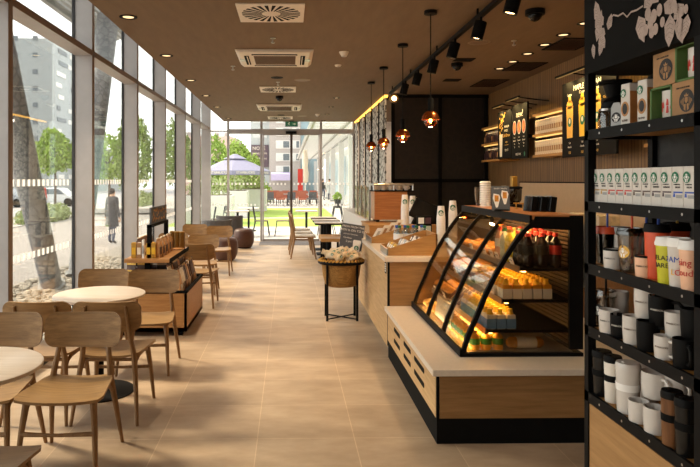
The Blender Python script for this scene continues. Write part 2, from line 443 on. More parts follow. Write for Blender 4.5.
# glazed end with the automatic doors
hd = MB(); hd.box(-1.62, 1.72, 15.98, 16.14, 2.81, 2.93)
st(hd.build('trim_14', 'alu'))
st(MB().box(-2.08, -1.62, 16.03, 16.1, 2.86, 2.90).build('trim_15', 'alu'))
for i, x in enumerate((-1.60, -.73, .83, 1.69)):
    st(MB().box(x - .03, x + .03, 16.03, 16.1, 0, 3.9).build('trim_%d' % (16 + i), 'alu'))
fm = MB()
for x0, x1 in ((-2.04, -1.66), (-1.54, -.79), (.89, 1.65)):
    for z in (1.47, .92):
        x = x0 + .02
        while x < x1 - .05:
            fm.box(x, x + .045, 16.058, 16.06, z, z + .055); x += .1
p = st(MB().box(-2.06, -.76, 16.065, 16.075, .02, 2.82).build('window_10', 'glass')); fm.build('frosted_square_row', 'frit', p)
st(MB().box(.86, 1.67, 16.065, 16.075, .02, 2.82).build('window_11', 'glass'))
st(MB().box(-2.06, 1.7, 16.065, 16.075, 2.92, 4.0).build('window_12', 'glass'))
for i, (x0, x1, s) in enumerate(((-.69, .05, 1), (.05, .79, -1))):
    f = MB()
    f.box(x0, x0 + .028, 15.99, 16.03, 0, 2.81); f.box(x1 - .028, x1, 15.99, 16.03, 0, 2.81)
    f.box(x0, x1, 15.99, 16.03, 0, .06); f.box(x0, x1, 15.99, 16.03, 2.77, 2.81)
    dr = st(f.build('door_%d' % (i + 1), 'alu'))
    MB().box(.022 if i == 0 else .05, .05 if i == 0 else .085, 15.98, 15.99, 0, 2.81).build('meeting_stile', 'bronze', dr)
    MB().box(x0 + .03, x1 - .03, 16.005, 16.013, .05, 2.78).build('pane', 'glass', dr)
    q = MB()
    for z in (1.47, .92):
        x = x0 + .06
        while x < x1 - .08:
            q.box(x, x + .045, 16.002, 16.004, z, z + .055); x += .1
    q.build('frosted_square_row', 'frit', dr)
sn = MB().box(-.09, .19, 15.9, 15.98, 2.80, 2.87).build('door_sensor', 'black', bevel=.01)
tag(sn, 'black motion sensor box on the header above the automatic doors', 'sensor')
mt = MB().box(-.75, .85, 15.0, 15.9, 0, .008).build('door_mat', 'doormat'); tag(mt, 'dark grey entrance mat lying inside the automatic doors', 'mat')
# pierced metal screens between the hall and the room behind
scr = [(15.75, .55), (14.5, .6), (13.4, .62), (12.3, .68), (11.3, .72)]
for k, (y, wd) in enumerate(scr):
    e = empty('leaf_screen', 'pale pierced leaf-pattern screen panel, %s from the glass doors' % ORD[k], 'screen', (1.73, y, 0), group='pierced screens beside the dark wall')
    MB().box(-.01, .01, -wd / 2, wd / 2, 1.1, CEIL).build('pierced_panel', 'screen', e)
    MB().box(-.025, .025, wd / 2, wd / 2 + .09, 0, CEIL).build('post', 'black_matte', e)
tr = MB().box(1.70, 1.76, 10.9, 15.95, CEIL - .035, CEIL).build('cove_light', 'cove'); tag(tr, 'warm glowing strip along the ceiling above the pierced screens', 'light')
MB().box(1.76, 1.78, 10.9, 15.95, CEIL - .07, CEIL).build('cover', 'black_matte', tr)

# ================================================================== outdoors, left
st(MB().box(-4.4, -2.31, -8, 16.5, -.3, -.1).build('gravel_bed', 'soil'))
st(MB().box(-11.5, -4.4, -8, 120, -.6, -.4).build('pavement', 'cobble'))
st(MB().box(-13.4, -11.5, -8, 120, -.6, -.36).build('sidewalk', 'paving'))
st(MB().box(-30, -13.4, -8, 140, -.6, -.42).build('road', 'asphalt'))
st(MB().box(-90, -30, -8, 140, -.6, -.38).build('far_sidewalk', 'paving'))
rnd = random.Random(3)
pb = MB()
for k in range(2600):
    y = rnd.uniform(4.6, 13.5); x = rnd.uniform(-4.35, -2.36); r = rnd.uniform(.022, .06)
    if min(math.hypot(x + 3.75, y - 9.75), math.hypot(x + 3.75, y - 10.9), math.hypot(x + 2.62, y - 7.05) - .0) < .36: continue
    pb.ball((x, y, -.1 + r * .3), (r * rnd.uniform(.8, 1.4), r * rnd.uniform(.8, 1.4), r * .7), 6, 4)
tag(pb.build('gravel', 'pebble', smooth=True), 'rounded pale pebbles filling the bed outside the window wall', 'gravel', kind='stuff')
pbag = MB().ball((0, 0, .07), (.28, .22, .1), 10, 6)
pbag.v = [(x * (1 + .3 * math.sin(9 * y + 5 * z)), y * (1 + .25 * math.sin(11 * x)), z * (1 + .4 * math.sin(13 * x + 7 * y)) if z > .07 else max(z, 0)) for x, y, z in pbag.v]
tag(pbag.build('plastic_sheet', 'white', loc=(-2.62, 7.05, -.08)), 'crumpled white plastic sheet lying on the pebbles outside', 'plastic')
for k, (b0, t0, lb) in enumerate((((-3.75, 9.75, -.1), (-3.75, 7.1, 5.0), 'slanted pierced metal column outside, foot in the pebbles, leaning towards the street corner'),
                              ((-3.75, 10.9, -.1), (-3.75, 12.75, 5.0), 'slanted pierced metal column outside, leaning away under the canopy'))):
    e = empty('slanted_column', lb, 'column', b0)
    dv = Vector(t0) - Vector(b0)
    MB().tube([(0, 0, 0), dv * .25, dv * .6, dv], [.16, .18, .20, .22], 10).build('pierced_shaft', 'perforated', e, smooth=True)
    MB().tube([(0, 0, 0), dv * .012], .21, 12).build('foot_ring', 'panel_grey', e)
cn = empty('entrance_canopy', 'grey louvred metal canopy above the window wall outside', 'canopy', (-3.4, 6, 5.0))
m = MB()
for k in range(16): m.box(-1.1 + .14 * k, -1.02 + .14 * k, -5, 9, 0, .05)
m.build('louvre_deck', 'panel_grey', cn)
b = MB().box(-1.2, -1.1, -5, 9, -.08, .25); b.build('fascia', 'panel_grey', cn)
b = MB()
for y in (-4, -1, 2, 5, 8): b.box(-1.1, 1.1, y, y + .1, .05, .2)
b.build('cross_beam', 'alu_dark', cn)

def crown(mb, c, r, n, size, seed, dens=1.0):
    rr = random.Random(seed)
    for k in range(n):
        while True:
            d = Vector((rr.uniform(-1, 1), rr.uniform(-1, 1), rr.uniform(-1, 1)))
            if .05 < d.length < 1: break
        d = d.normalized() * (rr.uniform(.35, 1) ** .4)
        d *= 1 + .12 * math.sin(5 * d.x + 3 * d.z) + .1 * math.sin(7 * d.y - 4 * d.z)
        p = Vector((c[0] + d.x * r[0], c[1] + d.y * r[1], c[2] + d.z * r[2]))
        a = Euler((rr.uniform(0, 6), rr.uniform(0, 6), rr.uniform(0, 6))).to_matrix(); s = size * rr.uniform(.6, 1.3)
        mb.add([p + a @ Vector(q) for q in ((-s, 0, 0), (0, -s * .5, s * .1), (s, 0, 0), (0, s * .5, s * .1))], [(0, 1, 2, 3)])
def tree(name, label, x, y, z0, zc, r, trunk, n, size, mat, seed, group=None):
    e = empty(name, label, 'tree', (x, y, z0), group=group)
    m = MB(); crown(m, (0, 0, zc - z0), r, n, size, seed); m.build('foliage', mat, e)
    t = MB().tube([(0, 0, 0), (.03, .02, (zc - z0) * .5), (0, 0, zc - z0)], [trunk, trunk * .8, trunk * .5], 8)
    for a in range(5):
        t.tube([(0, 0, (zc - z0) * .8), (r[0] * .5 * math.cos(a * 1.26), r[1] * .5 * math.sin(a * 1.26), zc - z0 + r[2] * .3)], [trunk * .4, trunk * .15], 6)
    t.build('trunk', 'bark', e, smooth=True); return e
tree('street_tree', 'round-crowned street tree on thin trunk before the grey office tower', -13.7, 36, -.4, 3.25, (1.05, 1.05, 1.25), .09, 2600, .13, 'foliage', 1)
tree('street_tree', 'pale street tree seen over the hedge beside the standing pedestrian', -12.6, 43, -.4, 3.1, (1.3, 1.3, 1.6), .1, 1500, .16, 'foliage', 2)
tree('street_tree', 'leafy tree rising outside the third tall window bay', -8.6, 34, -.4, 3.2, (1.0, 1.3, 2.2), .12, 2200, .14, 'foliage_dark', 4)
tree('street_tree', 'leafy tree filling the window bay nearest the back corner', -8.8, 48, -.4, 3.6, (1.3, 1.6, 2.4), .12, 2200, .16, 'foliage_dark', 5)
hd = [(-11.9, 30, 3.2, .55, 'low trimmed hedge along the pavement behind the pedestrian'), (-12.4, 21, 2.0, .3, 'low planted strip at the kerb beside the slanted column'),
      (-9.6, 41, 4.5, .8, 'long hedge outside the middle window bays')]
for k, (x, y, L, h, lb) in enumerate(hd):
    m = MB(); crown(m, (0, 0, h / 2), (.8, L, h), 1500, .11, 20 + k)
    m.ball((0, 0, h * .35), (.7, L * .92, h * .75), 10, 6)
    tag(m.build('hedge', 'hedge', loc=(x, y, -.4)), lb, 'hedge')

def office(name, label, x0, x1, y0, y1, h, wall, slots_front, slots_side, z0=-.4):
    e = empty(name, label, 'building', ((x0 + x1) / 2, y0, z0)); ox, oy = (x0 + x1) / 2, y0
    MB().box(x0 - ox, x1 - ox, 0, y1 - y0, 0, h).build('wall', wall, e)
    return e, ox
# the grey tower: plain front with staggered slots, lighter flank
e, ox = office('office_tower', 'tall grey panelled office tower with narrow slot windows', -48, -38.5, 100, 118, 25, 'bldg_grey', 0, 0)
MB().box(-38.5 - ox, -38.3 - ox, 0, 18, 0, 24.9).build('side_wall', 'bldg_light', e)
for r in range(9):
    for x, wd in ((-46.2, 2.2), (-41.6, .8)):
        m = MB().box(x - ox, x + wd - ox, -.08, .1, 3 + r * 2.7, 3.75 + r * 2.7); m.build('window', 'bldg_win', e)
rr = random.Random(9)
for r in range(12):
    for q in range(3):
        y = 1 + q * 5.5 + rr.uniform(0, 2.5); L = rr.choice((1.5, 2.5, 4))
        MB().box(-38.31 - ox, -38.2 - ox, y, y + L, 2.2 + r * 1.9, 2.9 + r * 1.9).build('window', 'white' if rr.random() < .7 else 'bldg_win', e)
MB().box(-52 - ox, -48 - ox, .5, 14, 0, 24.5).build('annex', 'bldg_taupe', e)
for r in range(7): MB().box(-51 - ox, -49.2 - ox, .38, .52, 4 + r * 3, 5.6 + r * 3).build('annex_window', 'bldg_win_pale', e)
# low pale blocks between tower and trees
for k, (x0, x1, y, h, mt, lb) in enumerate(((-37, -30, 110, 7.5, 'bldg_light', 'low pale block behind the street trees and pedestrian'), (-60, -48.5, 90, 4.4, 'bldg_light', 'low shopfront block across the street behind parked cars'))):
    e, ox = office('low_block', lb, x0, x1, y, y + 10, h, mt, 0, 0)
    for q in range(4):
        x = x0 + (x1 - x0) * (q + .25) / 4.2
        MB().box(x - ox, x + 1.2 - ox, -.08, .1, h * .55, h * .8).build('window', 'bldg_win', e)
def car(label, x, y, rz, paint):
    e = empty('parked_car', label, 'car', (x, y, -.42), rz)
    MB().prism([(-2.1, .3), (2.1, .3), (2.15, .7), (1.3, .85), (.7, 1.4), (-1.2, 1.42), (-1.9, .95), (-2.15, .85)], 'y', -.85, .85).build('body', paint, e, bevel=.08)
    g = MB()
    for s in (-1, 1):
        a, b_ = (.853, .858) if s > 0 else (-.858, -.853)
        g.prism([(-1.5, .95), (1.1, .92), (.62, 1.32), (-1.1, 1.34)], 'y', a, b_)
    g.build('window', 'bldg_win', e)
    for s in (-1, 1):
        for xx in (-1.35, 1.35):
            t = MB().lathe([(.0, -.1), (.32, -.1), (.34, 0), (.32, .1), (0, .1)], (0, 0, 0), 16, False).xf(Matrix.Translation((xx, s * .78, .32)) @ Matrix.Rotation(PI / 2, 4, 'X'))
            t.build('wheel', 'black_matte', e, smooth=True)
car('pale car parked across the street below the round tree', -18.3, 48, 0, 'car_white')
car('grey car parked at the far kerb partly behind the slanted column', -21.3, 46, 0, 'car_grey')

# ---------------------------------------------------------------- people
def person(label, loc, rz, top, bottom, sit=False, arms=((.3, 0, .85), (-.3, 0, .85)), stride=.12, long_coat=False, s=1.0, hair='hair'):
    e = empty('person', label, 'person', loc, rz); e.scale = (s, s, s)
    P = {'pel': (0, 0, .95), 'sp': (0, .0, 1.15), 'ch': (0, .0, 1.36), 'nk': (0, 0, 1.5), 'hd': (0, -.015, 1.6), 'ht': (0, -.01, 1.7),
         'lh': (.1, 0, .92), 'lk': (.11, -stride * .5, .5), 'la': (.11, stride * .2, .09), 'lt': (.12, -.14 + stride * .2, .03),
         'rh': (-.1, 0, .92), 'rk': (-.11, stride * .2, .5), 'ra': (-.11, stride, .09), 'rt': (-.12, -.14 + stride, .03),
         'ls': (.18, 0, 1.42), 'le': (.24, .02, 1.13), 'lw': arms[0], 'rs': (-.18, 0, 1.42), 're': (-.24, .02, 1.13), 'rw': arms[1]}
    E_ = [('pel', 'sp'), ('sp', 'ch'), ('ch', 'nk'), ('nk', 'hd'), ('hd', 'ht'), ('pel', 'lh'), ('lh', 'lk'), ('lk', 'la'), ('la', 'lt'), ('pel', 'rh'), ('rh', 'rk'), ('rk', 'ra'), ('ra', 'rt'),
          ('ch', 'ls'), ('ls', 'le'), ('le', 'lw'), ('ch', 'rs'), ('rs', 're'), ('re', 'rw')]
    hands = []
    for sd in ('l', 'r'):
        w_ = Vector(P[sd + 'w'])
        P[sd + 'p'] = tuple(w_ + Vector((0, -.01, -.07))); E_.append((sd + 'w', sd + 'p'))
    Rr = dict(pel=.15, sp=.14, ch=.15, nk=.055, hd=.088, ht=.075, lh=.09, lk=.062, la=.045, lt=.04, rh=.09, rk=.062, ra=.045, rt=.04, ls=.07, le=.048, lw=.034, rs=.07, re=.048, rw=.034, lp=.03, rp=.03)
    ks = list(P); ix = {k: i for i, k in enumerate(ks)}
    me = bpy.data.meshes.new('body'); me.from_pydata([P[k] for k in ks], [(ix[a], ix[b]) for a, b in E_], [])
    o = bpy.data.objects.new('body', me); COL.objects.link(o)
    sk = o.modifiers.new('skin', 'SKIN'); sv = me.skin_vertices[0].data
    for k in ks: sv[ix[k]].radius = (Rr[k], Rr[k]); 
    sv[ix['pel']].use_root = True
    sb = o.modifiers.new('sub', 'SUBSURF'); sb.levels = sb.render_levels = 1
    dg = bpy.context.evaluated_depsgraph_get(); m2 = bpy.data.meshes.new_from_object(o.evaluated_get(dg)); m2.name = 'body'
    bpy.data.objects.remove(o)
    m2.materials.clear()
    for k in ('skin', top, bottom, 'black_matte'): m2.materials.append(M[k])
    hem = .55 if long_coat else .9
    for p in m2.polygons:
        z = p.center.z; ax = abs(p.center.x); p.use_smooth = True
        p.material_index = 0 if z > 1.49 else 3 if z < .1 else 0 if (ax > .2 and z < arms[0][2] + .0 and z > hem - .2 and z < .84) else 1 if (z > hem or ax > .2) else 2
    o = bpy.data.objects.new('body', m2); COL.objects.link(o); o.parent = e
    h = MB().ball((0, .02, 1.65), (.098, .105, .1), 12, 8); h.v = [v for v in h.v]
    h.build('hair', hair, e, smooth=True)
    fc = MB()
    for sx in (-1, 1): fc.ball((sx * .032, -.098, 1.615), (.012, .008, .008), 6, 4)
    fc.ball((0, -.105, 1.585), (.012, .018, .022), 6, 4); fc.box(-.025, .025, -.1, -.092, 1.55, 1.557)
    fc.build('face', 'skin', e)
    for sd, sx in (('l', 1), ('r', -1)):
        hb = MB(); w_ = Vector(P[sd + 'p'])
        for q in range(4): hb.tube([w_ + Vector((0, -.03 + q * .02, -.02)), w_ + Vector((-.005 * sx, -.034 + q * .021, -.07)), w_ + Vector((-.02 * sx, -.034 + q * .021, -.1 + .008 * abs(q - 1.3)))], [.011, .01, .007], 6)
        hb.tube([w_ + Vector((0, -.03, .02)), w_ + Vector((-.01 * sx, -.06, -.02)), w_ + Vector((-.015 * sx, -.062, -.05))], [.013, .011, .008], 6)
        hb.build('fingers', 'skin', e, smooth=True)
    if long_coat:
        c = MB().lathe([(.0, 0), (.24, 0), (.2, .35), (.15, .5), (.0, .5)], (0, .02, .55), 16, False); c.v = [(x, y * .75, z) for x, y, z in c.v]
        c.build('coat_skirt', top, e, smooth=True)
    return e
person('person in a long dark coat standing on the pavement outside the window', (-5.55, 19.3, -.4), R(150), 'coat', 'jeans', long_coat=True, stride=.08)
person('person in red top walking on the far pavement behind the slanted column', (-15.6, 39, -.36), R(60), 'red', 'jeans', stride=.25)
person('person in dark jacket standing by the white colonnade', (2.75, 50, -.05), R(40), 'coat', 'jeans', stride=.15)
person('person in pale coat standing by the white colonnade', (3.3, 50.3, -.05), R(-40), 'bldg_light', 'jeans', stride=.1, long_coat=True)

# ================================================================== outdoors, beyond the doors
st(MB().box(-4.4, 14, 16.25, 21.4, -.3, -.03).build('terrace', 'paving'))
st(MB().box(2.0, 14, 21.4, 140, -.3, -.045).build('colonnade_walk', 'paving'))
for k, (a, b) in enumerate(((21.4, 26.0), (26.9, 35.5))):
    st(MB().box(-4.4, 2.0, a, b, -.3, -.03).build('lawn', 'lawn'))
st(MB().box(-4.4, 2.0, 26.0, 26.9, -.3, -.04).build('lawn_path', 'paving'))
st(MB().box(-12, 2.0, 35.5, 140, -.3, -.045).build('far_terrace', 'paving'))
# planters
for k, (x, y, sx, sy, h) in enumerate(((-3.1, 23.5, 1.9, 1.3, 1.05), (-2.6, 27.5, 1.5, 1.4, 1.15), (-2.0, 32.5, 1.6, 1.5, 1.15))):
    e = empty('planter_box', 'white planter box on the lawn, %s from the cafe glass' % ORD[k], 'planter', (x, y, -.03), group='white planters on the lawn')
    MB().box(-sx / 2, sx / 2, -sy / 2, sy / 2, 0, h).build('box', 'white_col', e, bevel=.02)
    MB().box(-sx / 2 + .08, sx / 2 - .08, -sy / 2 + .08, sy / 2 - .08, h, h + .02).build('soil', 'bark', e)
    m = MB(); crown(m, (0, 0, h + .3), (sx * .45, sy * .45, .4), 300, .09, 50 + k); m.build('foliage', 'hedge', e)
tree('lawn_tree', 'big leafy tree behind the open parasol beyond the doors', -3.35, 40, -.05, 2.5, (1.05, 1.05, 1.65), .12, 2400, .13, 'foliage', 31)
tree('lawn_tree', 'rounded tree to the rear of the open parasol, before the dark sign', -2.55, 47, -.05, 2.0, (.65, .7, 1.45), .1, 1400, .12, 'foliage', 32)
tree('lawn_tree', 'tall leafy tree against the corner of the window wall beyond the doors', -5.1, 42, -.05, 2.6, (1.25, 1.3, 2.0), .14, 2600, .14, 'foliage', 33)
m = MB(); crown(m, (0, 0, .9), (3.0, .7, 1.1), 2600, .13, 34); m.ball((0, 0, .6), (2.8, .5, .9), 10, 6)
tag(m.build('hedge', 'foliage', loc=(-4.0, 45.5, -.05)), 'clipped green hedge under the trees beyond the lawn', 'hedge')
# open parasol
e = empty('open_parasol', 'open navy parasol over the lawn beyond the glass doors', 'parasol', (-2.7, 30.5, -.03))
ribn = 8; cv = []; fs = []
prof = [(.25, 2.74), (.95, 2.45), (1.74, 2.08), (1.76, 1.88)]
m = MB()
m.lathe([(.05, 2.8)] + prof, (0, 0, 0), 8, False); m.build('canopy', 'navy', e)
m = MB().lathe([(.08, 2.92), (.6, 2.68)], (0, 0, 0), 8, False); m.build('vent', 'navy', e)
MB().cyl((0, 0, 0), .045, 2.9, 10).build('pole', 'white_col', e)
MB().box(-.35, .35, -.35, .35, 0, .06).build('base', 'panel_grey', e)
m = MB()
for k in range(8):
    a = 2 * PI * k / 8; m.tube([(.03 * math.cos(a), .03 * math.sin(a), 2.3), (1.7 * math.cos(a), 1.7 * math.sin(a), 2.04)], .015, 5)
m.build('rib', 'alu_dark', e)
for k in (5, 6, 7):
    a = PI * 2 * (k + .5) / 8; rr_ = 1.755 * math.cos(PI / 8) + .02
    lettering('STARBUCKS', .17, 'cream_ink', e, Matrix.Translation((rr_ * math.cos(a), rr_ * math.sin(a), 1.98)) @ Matrix.Rotation(a + PI / 2, 4, 'Z') @ Matrix.Rotation(PI / 2, 4, 'X'))
# closed parasols
for k, (x, y, z, lb) in enumerate(((1.35, 52, 4.6, 'tall closed beige parasol near the colonnade'), (-2.85, 54, 3.5, 'closed beige parasol beside the rounded tree'))):
    e = empty('closed_parasol', lb, 'parasol', (x, y, -.045))
    MB().lathe([(.06, 1.4), (.26, 1.5), (.3, 2.2), (.22, z * .62), (.28, z * .7), (.12, z - .15), (.03, z - .02)], (0, 0, 0), 12, True).build('folded_canopy', 'beige_canvas', e, smooth=True)
    MB().cyl((0, 0, 0), .05, 1.45, 8).build('pole', 'white_col', e)
    MB().cyl((0, 0, 0), .35, .1, 12).build('base', 'panel_grey', e)
# red banner
e = empty('feather_banner', 'narrow red upright banner beyond the lawn', 'banner', (.85, 47, -.045))
MB().box(-.2, .2, -.01, .01, .6, 2.5).build('cloth', 'red', e)
MB().cyl((.21, 0, 0), .025, 2.55, 8).build('pole', 'alu', e); MB().cyl((.21, 0, 0), .25, .05, 12).build('base', 'alu', e)
# colonnade
xs = 3.35
for k, y in enumerate((27.5, 33, 39.5, 47, 54, 62, 70, 79)):
    e = empty('colonnade_column', 'white colonnade column, %s from the cafe doors' % ORD[k], 'column', (xs, y, -.045), group='white columns of the colonnade')
    MB().box(-.17, .17, -.17, .17, 0, 4.05).build('shaft', 'white_col', e); MB().box(-.22, .22, -.22, .22, 0, .12).build('base', 'panel_grey', e)
e = empty('colonnade_block', 'pale glazed arcade building behind the white columns', 'building', (4.6, 25, -.045))
MB().box(0, 6, 0, 50, 0, 4.2).build('wall', 'bldg_light', e); MB().box(.3, 6, 0, 50, 4.2, 12).build('upper_wall', 'white_col', e)
for k in range(8): MB().box(-.06, .02, 1 + 6 * k, 5.4 + 6 * k, .4, 3.6).build('shop_window', 'bldg_glass', e)
e = empty('louvre_canopy', 'pale slatted canopy carried over the colonnade walk', 'canopy', (2.9, 25, 4.05))
m = MB()
for k in range(62): m.box(-2.0, 1.6, k * .8, k * .8 + .3, .1, .14)
m.build('slat_deck', 'white_col', e)
m = MB()
for x in (-1.9, -.4, .4): m.box(x, x + .12, 0, 49.5, 0, .1)
m.build('beam', 'panel_grey', e)
m = MB()
for y in (5, 13, 21, 30): m.tube([(-1.9, y, .1), (1.5, y, 2.6)], .04, 6)
m.build('tie_rod', 'panel_grey', e)
# buildings beyond
e, ox = office('taupe_building', 'grey building with rows of white-framed windows beyond the doors', -2.45, 1.35, 75, 85, 17, 'bldg_taupe', 0, 0)
for r in range(9):
    for q in range(2):
        x = -1.65 + q * 2.0
        if q == 1 and r == 0: continue
        x1_ = min(x + 1.75, 1.3)
        f = MB().box(x - ox, x1_ - ox, -.1, .05, 2.75 + r * 1.55, 3.75 + r * 1.55).build('window_frame', 'white_col', e)
        MB().box(x + .1 - ox, (x + x1_) / 2 - .03 - ox, -.13, -.09, 2.85 + r * 1.55, 3.65 + r * 1.55).build('pane', 'bldg_win_pale', f)
        MB().box((x + x1_) / 2 + .03 - ox, x1_ - .1 - ox, -.13, -.09, 2.85 + r * 1.55, 3.65 + r * 1.55).build('pane', 'bldg_win', f)
e2 = empty('shop_awning', 'lilac shop awning at the foot of the grey building', 'awning', (-1.05, 73.65, 1.55))
MB().prism([(0, 0), (0, .75), (1.1, 1.0)], 'x', -1.15, 1.15).build('canvas', plain('lilac', 'b3a9c9', .8), e2)
e3 = empty('pale_building', 'pale building between the pink roof and the grey block, carrying the dark hoarding', 'building', (-3.7, 77.85, -.045))
MB().box(-1.22, 1.2, 0, 8, 0, 13).build('wall', 'bldg_light', e3)
for r in range(3): MB().box(-.9, .9, -.06, .05, 7.0 + r * 1.9, 8.0 + r * 1.9).build('window', 'bldg_win_pale', e3)
bb = empty('building_sign', 'dark hoarding with pale lettering fixed to the pink building', 'sign', (-3.72, 77.5, 4.75))
MB().box(-1.1, 1.1, 0, .2, -1.5, 1.3).build('board', plain('dark_plum', '5d4d57', .7), bb)
for k, (t, s) in enumerate((('NOVÉ', .6), ('KANCELÁŘE', .33), ('K PRONÁJMU', .30))): lettering(t, s, 'cream_ink', bb, face((-.95, -.03, .85 - .65 * k), '-y'), align='LEFT')
e, ox = office('pink_building', 'pale pink pitched-roof building behind the trees', -14.5, -4.95, 78, 90, 5.2, 'bldg_pink', 0, 0)
MB().prism([(-4.9, 5.2), (4.75, 5.2), (4.5, 5.7), (2.4, 7.6), (-4.0, 7.6)], 'y', 0, 12).build('roof', 'bldg_pink', e)
for k in range(5): MB().box(-4.6 + k * 2, -3.6 + k * 2, -.1, .1, 3.2, 4.4).build('window', 'bldg_win', e)
for k in range(5): MB().box(-3.4 + k * 1.2, -2.9 + k * 1.2, .3, .9, 7.5, 8.1).build('chimney', 'bldg_taupe', e)
e, ox = office('glass_tower', 'blue-green glass office tower beside the grey building', 1.45, 3.9, 80, 92, 16, 'bldg_glass', 0, 0)
for r in range(9):
    for q in range(2): MB().box(1.55 + q * 1.2 - ox, 2.6 + q * 1.2 - ox, -.05, .05, 1 + r * 1.7, 2.4 + r * 1.7).build('pane', 'bldg_glass', e)
for q in range(3): MB().box(1.46 + q * 1.16 - ox, 1.55 + q * 1.16 - ox, -.12, .05, 0, 16).build('fin', 'bldg_light', e)
# far terrace furniture
def far_chair(cush):
    m = empty('terrace_chair', 'x', 'chair', (0, 0, -.045), group='terrace chairs beyond the lawn')
    MB().box(-.25, .25, -.25, .25, .4, .48).build('cushion', cush, m); MB().box(-.25, .25, .22, .28, .45, .88).build('backrest', cush, m)
    for sx in (-.22, .22):
        for sy in (-.22, .22): MB().tube([(sx, sy, 0), (sx, sy, .42)], .018, 6).build('leg', 'alu_dark', m)
    return m
proto = {}
k = 0
rr = random.Random(11)
for row, y in enumerate((38.5, 41.5, 44.5)):
    for q in range(6):
        mt = 'terracotta' if row else ('charcoal' if q % 2 else 'terracotta')
        x = -1.9 + q * .68 + .15 * row
        lb = '%s cushioned terrace chair, %s along the %s row beyond the lawn' % ('red-brown' if mt == 'terracotta' else 'dark grey', ORD[q], ('front', 'middle', 'back')[row])
        if mt not in proto: proto[mt] = far_chair(mt); o = proto[mt]
        else: o = dup(proto[mt])
        o.location = (x, y, -.045); o.rotation_euler.z = rr.uniform(-.35, .35); o['label'] = lb
for q in range(3):
    e = empty('terrace_table', 'grey terrace table beyond the lawn, %s from the trees' % ORD[q], 'table', (-1.5 + q * 1.4, 40, -.045), group='terrace tables beyond the lawn')
    MB().box(-.35, .35, -.35, .35, .7, .74).build('tabletop', 'panel_grey', e); MB().cyl((0, 0, 0), .04, .7, 8).build('post', 'alu_dark', e); MB().cyl((0, 0, 0), .25, .03, 12).build('base', 'alu_dark', e)
e = empty('potted_plant', 'potted green plant beside the people at the colonnade', 'plant', (2.85, 36, -.045))
MB().lathe([(.15, 0), (.2, .5), (.18, .5)], (0, 0, 0), 14).build('pot', 'alu_dark', e); m = MB(); crown(m, (0, 0, .68), (.26, .26, .26), 200, .08, 77); m.build('foliage', 'foliage', e)
# patio sets right outside the doors
def patio_chair():
    e = empty('patio_chair', 'x', 'chair', group='metal patio chairs outside the doors')
    MB().box(-.21, .21, -.2, .2, .43, .45).build('seat', 'brown', e, bevel=.008)
    m = MB()
    for k in range(5): m.tube([(-.16 + .08 * k, .2, .62), (-.16 + .08 * k, .24, .84)], .008, 5)
    m.tube([(-.2, .17, .43), (-.2, .24, .86), (.2, .24, .86), (.2, .17, .43)], .012, 6); m.tube([(-.2, .2, .62), (.2, .2, .62)], .009, 5)
    m.build('backrest', 'alu_dark', e)
    for sx in (-1, 1):
        MB().tube([(sx * .19, -.18, .43), (sx * .22, -.24, 0)], .012, 6).build('leg', 'alu_dark', e)
        MB().tube([(sx * .19, .17, .43), (sx * .22, .26, 0)], .012, 6).build('leg', 'alu_dark', e)
    return e
def patio_table():
    e = empty('patio_table', 'x', 'table', group='patio tables outside the doors')
    MB().box(-.32, .32, -.32, .32, .71, .74).build('tabletop', 'tabletop', e, bevel=.008); MB().cyl((0, 0, .02), .035, .69, 10).build('post', 'black', e); MB().cyl((0, 0, 0), .24, .025, 16).build('base', 'black', e)
    return e
pc = patio_chair(); ptb = patio_table()
for i, (x, y, rz, lb) in enumerate(((-.82, 17.9, R(90), 'dark metal patio chair in side view, just left of the door opening'), (-.18, 17.9, R(-90), 'dark metal patio chair in side view, within the door opening'),
        (1.1, 18.2, R(-100), 'brown patio chair behind the bistro tables outside'), (1.75, 18.0, R(80), 'brown patio chair outside near the white bar'),
        (-2.35, 17.6, R(-80), 'dark slatted patio chair outside by the corner mullion'), (-2.15, 18.7, R(-70), 'dark patio chair behind another, outside the corner glass'))):
    o = pc if i == 0 else dup(pc)
    o.location = (x, y, -.03); o.rotation_euler.z = rz; o['label'] = lb
for i, (x, y, lb) in enumerate(((-1.5, 17.8, 'patio table with dark post outside the fixed glass'), (.5, 17.9, 'patio table with dark post outside the right door leaf'), (-1.3, 19.6, 'second-row patio table standing near the lawn edge'))):
    o = ptb if i == 0 else dup(ptb)
    o.location = (x, y, -.03); o['label'] = lb
# ================================================================== cafe chairs and tables
def curved_panel(w, h, t, sag, rad, nx=16, nz=14):
    """upright board, rounded corners, bowed backwards in the middle (local y)"""
    vs = []; fs = []
    for side in (0, 1):
        for j in range(nz + 1):
            v = -1 + 2 * j / nz; v = math.copysign(1 - (1 - abs(v)) ** 2.2, v)
            z = v * h / 2
            d = max(0, abs(z) - (h / 2 - rad)); inset = rad - math.sqrt(max(0, rad * rad - d * d))
            for i in range(nx + 1):
                u = -1 + 2 * i / nx
                x = u * (w / 2 - inset); y = sag * (1 - (x / (w / 2)) ** 2) + (t if side else 0)
                vs.append((x, y, z))
    n = (nx + 1) * (nz + 1)
    for j in range(nz):
        for i in range(nx):
            a = j * (nx + 1) + i
            fs.append((a, a + 1, a + nx + 2, a + nx + 1)); fs.append((n + a, n + a + nx + 1, n + a + nx + 2, n + a + 1))
    rim = [i for i in range(nx + 1)] + [j * (nx + 1) + nx for j in range(1, nz + 1)] + [nz * (nx + 1) + i for i in range(nx - 1, -1, -1)] + [j * (nx + 1) for j in range(nz - 1, 0, -1)]
    for k in range(len(rim)):
        a, b = rim[k], rim[(k + 1) % len(rim)]; fs.append((a, n + a, n + b, b))
    m = MB(); m.add(vs, fs); return m
